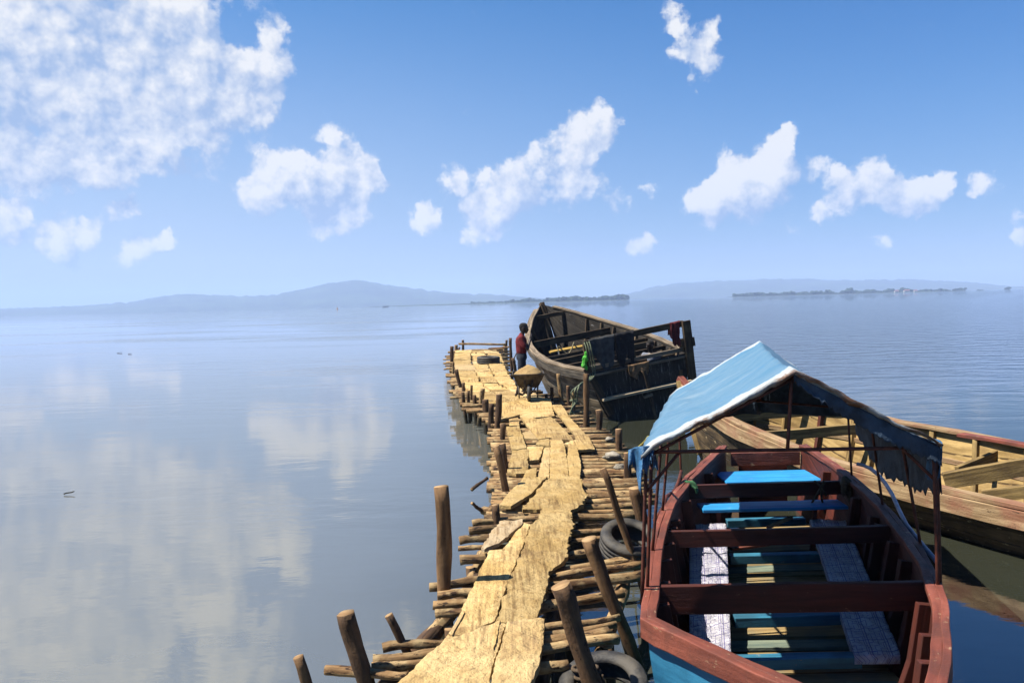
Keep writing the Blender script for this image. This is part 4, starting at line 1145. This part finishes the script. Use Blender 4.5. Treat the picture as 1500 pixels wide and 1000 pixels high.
def hull_x(y, side, t):
    best = min(range(NR), key=lambda i: abs((RL[i].y + RR[i].y) / 2 - y)); row = rrows[best]; k = int(round(t * 7))
    return Vector(row[k] if side < 0 else row[len(row) - 1 - k])


def rb(name, a, b_, w, t_, mt, seg=6, jit=.006, bev=.006, up=(0, 0, 1)):
    mb = MB(); mb.board(a, b_, w, t_, up=up, seg=seg, jit=jit); return mb.build(name, M[mt], RED, bevel=bev)


def across(y, z, inl=.0, inr=.0, slope=0):
    a, b_ = hull_x(y, -1, 0), hull_x(y, 1, 0)
    l = 0
    return Vector((a.x + inl + l, y, z)), Vector((b_.x - inr - l, y + slope, z))


a, b_ = across(8.65, .74); rb('thwart', a, b_, .05, .15, 'red_thwart')
a, b_ = across(7.0, .72); rb('thwart', a, b_, .05, .15, 'red_thwart')
a, b_ = across(5.56, .73, .0, .0, -.05); rb('thwart', a, b_, .05, .21, 'red_thwart')
a, b_ = across(9.85, .60, .06, .06); rb('seat', a, b_, .60, .03, 'seat_blue')
a, b_ = across(8.52, .585, .1, .12); rb('seat', a, b_, .30, .035, 'seat_blue')
# ribs
for y, lean in ((9.3, 0), (8.1, 0), (7.55, 0), (7.12, 0), (6.6, 0), (6.2, 0), (5.8, 0), (5.35, 0), (4.85, 0), (4.45, 0)):
    for sd in (-1, 1):
        p0, p1, p2 = hull_x(y, sd, .0) - Vector((0, 0, .05)), hull_x(y, sd, .57), hull_x(y, sd, 1)
        off = Vector((-sd * .06, 0, 0))
        mb = MB(); mb.strip([p0 + off, p1 + off, p2 + off * 1.4], .055, .12, up=(sd * -1, 0, 0), jit=.005); mb.build('rib', M['red_thwart'], RED, bevel=.004)
# side benches with oilcloth
def bench(far_a, far_b, near_a, near_b, nseg, wave):
    mb = MB(); rows = []; uvs = []
    for i in range(nseg + 1):
        t = i / nseg; l = Vector(far_a).lerp(Vector(near_a), t); r_ = Vector(far_b).lerp(Vector(near_b), t)
        row = []; u = []
        w = (r_ - l)
        for j in range(17):
            s = j / 16; q = l + w * s; q.z += .014 * noise.noise(Vector((q.x * 5, q.y * 5, wave))) - .022 * abs(noise.noise(Vector((q.x * 9 + q.y * 3, q.y * 6, wave + 3)))) + .006 * noise.noise(Vector((q.x * 23, q.y * 23, wave))); row.append(q); u.append((t * (Vector(near_a) - Vector(far_a)).length, s * w.length))
        lo, hi = row[0] - Vector((0, 0, .07)), row[-1] - Vector((0, 0, .07))
        row = [lo] + row + [hi]; u = [(u[0][0], -.07)] + u + [(u[0][0], u[-1][1] + .07)]
        rows.append(row); uvs.append(u)
    mb.grid(rows, uvs)
    mb.face([len(mb.v) - 19 + k for k in range(19)], [uvs[-1][k] for k in range(19)])
    mb.face([18 - k for k in range(19)], [uvs[0][18 - k] for k in range(19)])
    return mb


BZ, BN = .46, .28
b1 = bench((1.86, 8.36, BZ), (2.26, 8.36, BZ), (1.19, 5.42, BN), (1.51, 5.50, BN), 90, 1.0).build('bench', M['oilcloth'], RED, smooth=True)
b2 = bench((3.18, 8.42, BZ), (3.56, 8.40, BZ), (2.42, 5.56, BN), (2.76, 5.58, BN), 90, 4.0).build('bench', M['oilcloth'], RED, smooth=True)
# floor
ycur = 4.3; k = 0
while ycur < 9.4:
    w_ = random.uniform(.12, .24)
    a, b_ = hull_x(ycur, -1, 1), hull_x(ycur, 1, 1)
    z = .085 + random.uniform(-.008, .008)
    rb('floorboard', Vector((a.x + .03, ycur, z)), Vector((b_.x - .03, ycur + random.uniform(-.03, .03), z)), w_ - .02, .03, ('floor_teal' if k % 4 == 1 else 'floor_tan'), 4, .006, .003)
    ycur += w_ + random.choice((.0, .0, .04)); k += 1
for (y, z) in ((7.75, .27), (6.3, .25), (5.62, .22), (8.9, .3)):
    f_ = (8.36 - y) / 3.06; a = Vector((2.27 - .77 * f_, y, z)); b_ = Vector((3.17 - .77 * f_, y, z)); rb('cross_beam', a, b_, .10, .085, 'beam_blue')
rb('bottom_board', DP(1065, 800, 8.3), DP(1210, 778, 8.5), .25, .03, 'red_rail')
rb('loose_slat', DP(1124, 772, 8.35), DP(1160, 757, 8.45), .05, .03, 'tan_rail')
rb('seat_leg', Vector((3.25, 8.45, .56)), Vector((3.22, 8.45, .1)), .05, .05, 'red_rail', up=(0, 1, 0))
rb('seat_leg', Vector((2.2, 8.45, .56)), Vector((2.2, 8.45, .1)), .05, .05, 'red_rail', up=(0, 1, 0))

# canopy: poles, rails, tarpaulin
def pole(a, b_, r_=.016, mid=None, name='canopy_pole', mat='rust'):
    pts = [a, b_] if mid is None else [a] + mid + [b_]
    mb = MB(); mb.tube(smooth_pts(pts, 10 if mid else 4), r_, 8); return mb.build(name, M[mat], RED, smooth=True)


NLe, NRe, NAp = DP(947, 662, 5.42), DP(1374, 655, 5.35), DP(1160, 548, 5.40)
FLe, FRe, FAp = DP(988, 578, 8.75), DP(1247, 598, 8.7), DP(1112, 503, 8.9)
gL = lambda y: Vector((min(RL, key=lambda p: abs(p.y - y)).x - .05, y, GZ + .0))
gR = lambda y: Vector((min(RR, key=lambda p: abs(p.y - y)).x + .05, y, GZ + .0))
for k, dx in enumerate((0, .045)):
    pole(gL(5.45) + Vector((dx - .02, k * .05, -.06)), NLe + Vector((dx, k * .05, 0)), .013)
    pole(gR(5.40) + Vector((dx - .02, k * .05, -.06)), NRe + Vector((dx - .03, k * .05, 0)), .013)
for y, fr in ((6.3, .27), (7.5, .62), (8.75, 1.0)):
    pole(gL(y), NLe.lerp(FLe, fr) + Vector((.04, 0, -.02)), .013); pole(gR(y), NRe.lerp(FRe, fr) + Vector((-.04, 0, -.02)), .013)
pole(NLe, NRe, .013, name='canopy_rail'); pole(FLe, FRe, .013, name='canopy_rail')
pole(NLe, FLe, .013, name='canopy_rail'); pole(NRe, FRe, .013, name='canopy_rail'); pole(NAp - Vector((0, 0, .05)), FAp - Vector((0, 0, .05)), .014, [NAp.lerp(FAp, .5) - Vector((0, 0, .12))], name='canopy_rail')
DR = Vector((0, 0, -.035))
for e_, p_ in ((NLe, NAp), (NRe, NAp), (FLe, FAp), (FRe, FAp)): pole(e_ + DR, p_ + DR, .012, name='canopy_rail')
pole(NLe.lerp(NRe, .487), NAp, .013); pole(FLe.lerp(FRe, .487), FAp, .013)
pole(NLe + Vector((0, .02, -.28)), NLe.lerp(NRe, .12) + Vector((0, .02, 0)), .012, name='canopy_brace'); pole(NRe + Vector((0, .02, -.24)), NRe.lerp(NLe, .12) + Vector((0, .02, 0)), .012, name='canopy_brace')
pole(DP(1255, 679, 8.6), DP(1372, 822, 6.2), .02, [DP(1272, 684, 8.5), DP(1290, 699, 8.2), DP(1307, 724, 7.6), DP(1324, 762, 7.0), DP(1345, 790, 6.6)], 'hand_rail', 'conduit')
pole(DP(998, 690, 8.7), DP(959, 762, 7.4), .02, [DP(993, 708, 8.5), DP(986, 721, 8.3), DP(976, 727, 8.0), DP(972, 742, 7.7)], 'hand_rail', 'rust')

nu, nv = 64, 54
rows = []; uvs = []
for i in range(nv + 1):
    v = i / nv; row = []; u_ = []
    l, a_, r_ = NLe.lerp(FLe, v), NAp.lerp(FAp, v), NRe.lerp(FRe, v)
    a_ = a_ - Vector((0, 0, .05 * math.sin(math.pi * v)))
    for j in range(nu + 1):
        s = j / nu * 2
        q = l.lerp(a_, s) if s <= 1 else a_.lerp(r_, s - 1)
        ss_ = s if s <= 1 else 2 - s
        sag = .05 * math.sin(math.pi * ss_) * math.sin(math.pi * v) + .015 * math.sin(math.pi * ss_)
        q = q + Vector((0, 0, .045 - sag))
        q += Vector((.0, 0, 1)) * (.026 * noise.noise(Vector((q.x * 4, q.y * 1.3, 2))) + .014 * noise.noise(Vector((q.x * 11, q.y * 5, 2))) - .018 * abs(noise.noise(Vector((q.x * 3 + q.y * 2, q.y * 3.5 - q.x, 7)))))
        if s < .02: q += Vector((-.05, 0, -.05 + .03 * noise.noise(Vector((v * 20, 0, 0)))))
        row.append(q); u_.append((s, v))
    if i == 0:
        lip = [p + Vector((0, -.05 + .02 * noise.noise(p * 6), -.030 + .03 * noise.noise(p * 4 + Vector((5, 0, 0))) + .022 * noise.noise(p * 18))) for p in row]
        rows.append(lip); uvs.append([(u, .0) for u, _ in u_])
        row = [p + Vector((0, -.07, .004)) for p in row]
    rows.append(row); uvs.append(u_)
mb = MB(); mb.grid(rows, uvs); TARP = mb.build('tarpaulin', M['tarp'], RED, smooth=True, solid=(.006, 0))


def hang_sheet(name, top, lens, mat, out, amp, ragged, parent, nv=12, nu=60, freq=3):
    top = smooth_pts(top, nu); out = Vector(out); rows = []; uvs = []; o = random.random() * 40
    for j in range(nv + 1):
        v = j / nv; row = []; u_ = []
        for i, p in enumerate(top):
            u = i / nu; ln = lerp_tab(lens, u)
            tooth = (abs(((u * 23 + .3 * noise.noise(Vector((u * 9, o, 0)))) % 1) - .5) * 2) * ragged + ragged * noise.noise(Vector((u * 31, o, 1)))
            q = p - Vector((0, 0, (ln + tooth) * v)) + out * (amp * noise.noise(Vector((u * freq * 2, v * 1.5, o))) + amp * .7 * math.sin(u * freq * 6.28 + o)) * (v + .1)
            row.append(q); u_.append((u * 2, .5))
        rows.append(row); uvs.append(u_)
    mb = MB(); mb.grid(rows, uvs); return mb.build(name, mat, parent, smooth=True, solid=(.005, 0))


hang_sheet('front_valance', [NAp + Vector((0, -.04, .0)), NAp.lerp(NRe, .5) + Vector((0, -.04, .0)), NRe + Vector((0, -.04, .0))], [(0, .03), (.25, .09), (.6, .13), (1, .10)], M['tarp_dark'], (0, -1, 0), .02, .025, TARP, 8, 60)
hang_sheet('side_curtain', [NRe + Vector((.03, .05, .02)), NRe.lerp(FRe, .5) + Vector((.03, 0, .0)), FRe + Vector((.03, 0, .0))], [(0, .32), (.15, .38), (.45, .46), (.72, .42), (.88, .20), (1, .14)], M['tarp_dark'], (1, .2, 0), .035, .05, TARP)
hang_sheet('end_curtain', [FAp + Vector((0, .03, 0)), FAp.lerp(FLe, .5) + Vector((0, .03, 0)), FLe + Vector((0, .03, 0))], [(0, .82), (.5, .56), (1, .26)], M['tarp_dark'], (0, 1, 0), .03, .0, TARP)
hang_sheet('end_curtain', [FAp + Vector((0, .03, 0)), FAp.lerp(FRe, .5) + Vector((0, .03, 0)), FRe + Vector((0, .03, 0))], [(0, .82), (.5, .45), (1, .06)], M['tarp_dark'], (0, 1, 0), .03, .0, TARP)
hang_sheet('torn_corner', [NLe + Vector((-.11, .10, .0)), NLe + Vector((-.06, .0, .04)), NLe + Vector((.0, -.03, .05)), NLe + Vector((.05, .0, .04))], [(0, .07), (.25, .13), (.4, .30), (.5, .12), (.62, .18), (.75, .08), (1, .04)], M['tarp_deep'], (-.2, -1, 0), .085, .05, TARP, 16, 40, 2.3)
hang_sheet('torn_corner', [NLe + Vector((.10, .35, -.02)), NLe + Vector((.12, .45, -.02)), NLe + Vector((.13, .6, -.02))], [(0, .12), (.5, .2), (1, .1)], M['tarp_deep'], (1, -.4, 0), .05, .03, TARP, 12, 24, 1.5)
hang_sheet('torn_corner', [NRe + Vector((.04, .02, .03)), NRe + Vector((.07, .12, .03)), NRe + Vector((.07, .25, .02))], [(0, .22), (.3, .34), (1, .26)], M['tarp_deep'], (.6, -.2, 0), .03, .04, TARP, 12, 20, 1)
# ropes about the red boat
rope('tie_rope', [DP(914, 664, 11.4), DP(932, 653, 9.0), DP(950, 640, 6.2)], .012, M['rope_yellow'], 'thin yellow rope from the canopy corner to a jetty post', sag=.03)
t = thing('rope_lashing', DP(1205, 712, 8.6), 'brown rope lashing knotted round the red thwart', 'rope')
for k, pts in enumerate(([(1185, 745), (1197, 722), (1208, 706)], [(1207, 704), (1203, 724), (1209, 752)], [(1193, 704), (1203, 714), (1210, 726)])):
    rope('strand', [DP(x, y, 8.55) for x, y in pts], .012, M['rope_brown'], None, parent=t, n=12)
t = thing('rag', DP(1240, 715, 8.5), 'old rag knotted over the right end of the red thwart', 'rag')
mb = MB(); mb.ball(DP(1240, 706, 8.53), .06, 14, 10, .5); mb.ball(DP(1237, 716, 8.5), .05, 14, 10, .6, 0, (.8, .8, 1.8)); mb.ball(DP(1244, 722, 8.5), .04, 14, 10, .6, 0, (.7, .8, 2.6)); mb.build('cloth', M['rope_brown'], t, smooth=True)
t = thing('twine', DP(1010, 709, 8.7), 'green twine wound round the left end of the red thwart', 'twine')
for k in range(4):
    rope('turn', [DP(994 + k * 5, 712 - k, 8.7), DP(1002 + k * 4, 705, 8.62), DP(1012 + k * 3, 711 + k, 8.6), DP(1020, 716 + k * 2, 8.58)], .014, M['twine_green'], None, parent=t, n=12)
t = thing('fender', hull_x(7.0, 1, 0) + Vector((.1, 0, -.1)), 'small whitish float hanging outside the red gunwale', 'fender')
mb = MB(); mb.ball(hull_x(7.2, 1, 0) + Vector((.12, 0, -.1)), .07, 14, 10, .1, 0, (.8, .8, 1.4)); mb.build('float', M['stone'], t, smooth=True)


# ------------------------------------------------------------------ wheelbarrow, sand
WB = W(775, 588, DZ); WB.z = DZ + .015
BAR = thing('wheelbarrow', WB, 'old wheelbarrow heaped with sand on the jetty', 'wheelbarrow')
def wb(x, y, z): return WB + Vector((x, y, z))


rows = []
for (z, hw, y0, y1) in ((.62, .36, -.10, .72), (.60, .355, -.09, .71), (.45, .29, .0, .66), (.33, .23, .08, .58), (.30, .20, .1, .56), (.30, .02, .3, .34)):
    row = []
    for (cx, cy) in ((-1, 0), (-1, .5), (-1, 1), (0, 1.03), (1, 1), (1, .5), (1, 0), (0, -.04)):
        row.append(wb(cx * hw, y0 + (y1 - y0) * cy, z))
    rows.append(row)
mb = MB(); mb.grid(rows, None, True); mb.build('tray', M['steel'], BAR, solid=(.008, 0))
mb = MB(); mb.tube([p for p in rows[0]] + [rows[0][0]], .014, 8); mb.build('tray_rim', M['steel'], BAR, smooth=True)
mb = MB(); mb.lathe(wb(0, -.02, .185), (1, 0, 0), [(.185, -.03), (.19, 0), (.185, .03), (.13, .045), (.11, .03), (.11, -.03), (.13, -.045)], 36); mb.lathe(wb(0, -.02, .185), (1, 0, 0), [(.11, -.012), (.11, .012), (.03, .05), (.001, .05), (.001, -.05), (.03, -.05)], 24)
mb.build('wheel', M['rubber'], BAR, smooth=True)
for sx in (-1, 1):
    mb = MB(); mb.tube([wb(sx * .06, -.05, .18), wb(sx * .16, .2, .28), wb(sx * .25, .7, .32), wb(sx * .28, 1.25, .5)], .017, 8); mb.build('handle', M['steel'], BAR, smooth=True)
    mb = MB(); mb.tube([wb(sx * .22, .55, .3), wb(sx * .22, .62, .0), wb(sx * .22, .70, .0), wb(sx * .24, .74, .31)], .015, 8); mb.build('leg', M['steel'], BAR, smooth=True)
    mb = MB(); mb.tube([wb(sx * .06, -.05, .18), wb(sx * .10, -.03, .56)], .012, 8); mb.build('brace', M['steel'], BAR, smooth=True)
mb = MB(); mb.board(wb(-.17, -.09, .24), wb(.17, -.09, .24), .05, .03); mb.build('cross_bar', M['steel'], BAR)
mb = MB(); rows = []
for i in range(12):
    t = i / 11; rr = 1 - t; row = []
    for j in range(28):
        a_ = 2 * math.pi * j / 28
        x, y = math.cos(a_) * .345 * rr, .31 + math.sin(a_) * .39 * rr
        z = .60 + .20 * (1 - rr ** 1.6) * (1 + .25 * x / .35) + .03 * noise.noise(Vector((x * 7, y * 7, 1))) * (t + .15) + .012 * noise.noise(Vector((x * 25, y * 25, 1)))
        row.append(wb(x, y, z))
    rows.append(row)
mb.grid(rows, None, True); mb.face([len(mb.v) - 1 - k for k in range(28)])
b0_ = len(mb.v) - 12 * 28; mb.face([b0_ + k for k in range(28)])
tag(mb.build('sand_heap', M['sand_heap'], None, smooth=True, weld=True), 'heap of brown sand piled in the wheelbarrow', 'sand')


# ------------------------------------------------------------------ people
def capsule(mb, a, b_, ra, rb_, n=12):
    a, b_ = Vector(a), Vector(b_); d = (b_ - a); L = d.length; d.normalize()
    x = d.orthogonal().normalized(); y = d.cross(x); rows = []
    for k in range(5):
        t = math.pi / 2 * k / 4; rows.append((a - d * ra * math.cos(t), max(ra * math.sin(t), .0005)))
    for k in range(5):
        t = math.pi / 2 * k / 4; rows.append((b_ + d * rb_ * math.sin(t), max(rb_ * math.cos(t), .0005)))
    mb.grid([[c + (x * math.cos(2 * math.pi * j / n) + y * math.sin(2 * math.pi * j / n)) * r_ for j in range(n)] for c, r_ in rows], None, True)


def figure(name, bones, T, mat, parent, vox, balls=()):
    mb = MB()
    for (a, b_, ra, rb_) in bones: capsule(mb, T(a), T(b_), ra, rb_)
    for (c, r_, sc) in balls: mb.ball(T(c), r_, 20, 14, 0, 0, sc)
    o = mb.build(name, mat, parent, smooth=True)
    md = o.modifiers.new('remesh', 'REMESH'); md.mode = 'VOXEL'; md.voxel_size = vox; md.use_smooth_shade = True
    sm = o.modifiers.new('smooth', 'SMOOTH'); sm.factor = .5; sm.iterations = 4
    return o


def hand(wrist, d, side):                    # palm, four unequal bent fingers, a thumb from the side
    w, d = Vector(wrist), Vector(d).normalized(); sd = Vector(side).normalized(); nrm = d.cross(sd).normalized()
    out = [(w, w + d * .05, .026, .030), (w + sd * .015 + d * .02, w + sd * .02 + d * .07, .022, .02), (w - sd * .015 + d * .02, w - sd * .02 + d * .07, .022, .02)]
    for k, ln in enumerate((.065, .075, .07, .055)):
        base = w + d * .085 + sd * (.030 - .02 * k); k1 = base + d * ln * .5 + nrm * .008; k2 = k1 + (d * .7 + nrm * .7) * ln * .5
        out += [(base - d * .015, k1, .0095, .009), (k1, k2, .009, .008)]
    tb = w + sd * .03 + d * .025
    out += [(tb, tb + sd * .025 + d * .03, .012, .010), (tb + sd * .025 + d * .03, tb + sd * .03 + d * .06 + nrm * .01, .010, .009)]
    return out


def head_parts(c, fwd, s=1.0):
    c, f = Vector(c), Vector(fwd).normalized(); side = f.cross(Vector((0, 0, 1))).normalized(); z = Vector((0, 0, 1))
    bones = [(c + f * -.015 + z * .03, c + f * .015 + z * .03, .092 * s, .085 * s), (c + f * .02 - z * .02, c + f * .045 - z * .075, .072 * s, .042 * s), (c - f * .03 - z * .01, c - f * .02 - z * .03, .075 * s, .07 * s),
             (c + f * .085 + z * .0, c + f * .108 - z * .025, .010, .015), (c + f * .080 + side * .02 + z * .028, c + f * .080 - side * .02 + z * .028, .022, .022),
             (c + f * .082 - side * .015 - z * .055, c + f * .082 + side * .015 - z * .055, .014, .014)]
    for sgn in (-1, 1): bones.append((c + side * sgn * .086 + z * .015 - f * .01, c + side * sgn * .09 - z * .025 - f * .005, .016, .012))
    hair = [(c - f * .03 + z * .05, c + f * .005 + z * .058, .092 * s, .086 * s), (c - f * .045 + z * .01, c - f * .05 - z * .02, .078 * s, .06 * s)]
    return bones, hair


PB = W(766, 584, DZ); PB.z = DZ + .02
PB.y += .45; 
PER = thing('person', PB, 'person in red shirt and dark jeans standing behind the wheelbarrow, hands raised to chin', 'person')
K = 1.0
def T1(p): return PB + Vector(p) * 1.02


sk = [((0, .0, .95), (0, 0, 1.15), .11, .12), ((0, 0, 1.15), (0, 0, 1.33), .12, .13), ((-.01, -.13, 1.38), (-.01, .13, 1.38), .07, .07), ((0, 0, 1.36), (.035, 0, 1.50), .06, .052)]
hb, hh = head_parts((.075, 0, 1.595), (1, -.12, -.06))
sk += hb
for sd in (-1, 1):
    el, wr = (.14, sd * .20, 1.12), (.225, sd * .055, 1.36)
    sk += [((-.01, sd * .18, 1.37), el, .050, .040), (el, wr, .040, .028)]
    sk += hand(wr, (.25, -sd * .25, 1), (-.3, -sd * 1, 0))
    hip, kn, an = (0, sd * .09, .92), (.03 if sd > 0 else -.02, sd * .11, .50), ((.06 if sd > 0 else -.13), sd * .12, .085)
    sk += [(hip, kn, .082, .058), (kn, an, .055, .036), (an, (an[0] + .13, an[1] - .01, .035), .036, .026), (an, (an[0] - .03, an[1], .035), .034, .03)]
figure('body', sk, T1, M['skin'], PER, .010)
figure('hair', hh, T1, M['hair'], PER, .012)
figure('shirt', [((-.0, -.03, 1.06), (0, -.03, 1.3), .135, .145), ((0, .03, 1.06), (0, .03, 1.3), .135, .145), ((-.01, -.14, 1.375), (-.01, .14, 1.375), .082, .082), ((0, 0, 1.38), (.012, 0, 1.44), .09, .07),
                 ((-.01, -.18, 1.37), (.06, -.205, 1.2), .068, .066), ((-.01, .18, 1.37), (.06, .205, 1.2), .068, .066)], T1, M['shirt_red'], PER, .014)
figure('trousers', [((0, -.04, .93), (0, .04, .93), .135, .135), ((0, -.03, 1.03), (0, .03, 1.03), .125, .125)] + [(((0, s_ * .09, .9)), ((.03 if s_ > 0 else -.02), s_ * .11, .5), .105, .085) for s_ in (-1, 1)]
       + [(((.03 if s_ > 0 else -.02), s_ * .11, .5), ((.05 if s_ > 0 else -.10), s_ * .12, .3), .082, .078) for s_ in (-1, 1)], T1, M['denim'], PER, .014)

sq = C(1.0, .66, 0)
Q0 = Vector((DP(953, 506, 20.0).x, 20.0, 1.0))
PER2 = thing('person', Q0, 'person in pale shirt sitting low inside the big dark boat, head above the stern', 'person')
zt = DP(953, 506, 20.0).z - 1.0
def T2(p): return Q0 + Vector(p)
hz_ = zt
sk = [((0, 0, hz_ - .66), (0, 0, hz_ - .42), .11, .12), ((0, 0, hz_ - .42), (0, 0, hz_ - .28), .12, .12), ((-.14, 0, hz_ - .24), (.14, 0, hz_ - .24), .065, .065), ((0, 0, hz_ - .2), (-.02, -.02, hz_ - .08), .058, .05)]
hb, hh = head_parts((-.02, -.02, hz_), (-1, -.45, -.05)); sk += hb
for sd in (-1, 1):
    el = (sd * .22, .04, hz_ - .46); wr = (sd * .14, -.18, hz_ - .58)
    sk += [((sd * .17, 0, hz_ - .22), el, .05, .04), (el, wr, .04, .028)] + hand(wr, (-sd * .3, -1, -.1), (-sd, 0, .1))
    kn = (sd * .16 - .02, -.42, hz_ - .62); sk += [((sd * .09, 0, hz_ - .68), kn, .08, .058), (kn, (sd * .15, -.36, hz_ - 1.02), .055, .036), ((sd * .15, -.36, hz_ - 1.02), (sd * .15, -.48, hz_ - 1.06), .034, .026)]
figure('body', sk, T2, M['skin'], PER2, .010); figure('hair', hh, T2, M['hair'], PER2, .012)
figure('shirt', [((0, 0, hz_ - .62), (0, 0, hz_ - .33), .14, .14), ((-.15, 0, hz_ - .25), (.15, 0, hz_ - .25), .075, .075), ((-.17, 0, hz_ - .23), (-.21, .03, hz_ - .4), .066, .062), ((.17, 0, hz_ - .23), (.21, .03, hz_ - .4), .066, .062)], T2, M['shirt_pale'], PER2, .014)
figure('trousers', [((-.05, 0, hz_ - .68), (.05, 0, hz_ - .68), .13, .13)] + [((s_ * .09, 0, hz_ - .68), (s_ * .16 - .02, -.42, hz_ - .62), .10, .08) for s_ in (-1, 1)], T2, M['denim'], PER2, .014)

# ------------------------------------------------------------------ haze
mb = MB(); x0, x1, y0, y1, z0, z1 = -6500, 6500, -40, 8500, -2, 230
mb.v = [(x0, y0, z0), (x1, y0, z0), (x1, y1, z0), (x0, y1, z0), (x0, y0, z1), (x1, y0, z1), (x1, y1, z1), (x0, y1, z1)]
for f in ((0, 3, 2, 1), (4, 5, 6, 7), (0, 1, 5, 4), (1, 2, 6, 5), (2, 3, 7, 6), (3, 0, 4, 7)): mb.face(f)
hm = bpy.data.materials.new('lake_haze'); hm.use_nodes = True; ht = hm.node_tree; ht.nodes.clear()
pv = ht.nodes.new('ShaderNodeVolumePrincipled'); pv.inputs['Color'].default_value = (.42, .57, .88, 1); pv.inputs['Density'].default_value = 2.5e-4; pv.inputs['Anisotropy'].default_value = 0
ho = ht.nodes.new('ShaderNodeOutputMaterial'); ht.links.new(pv.outputs[0], ho.inputs['Volume'])
tag(mb.build('haze', hm), kind='stuff')
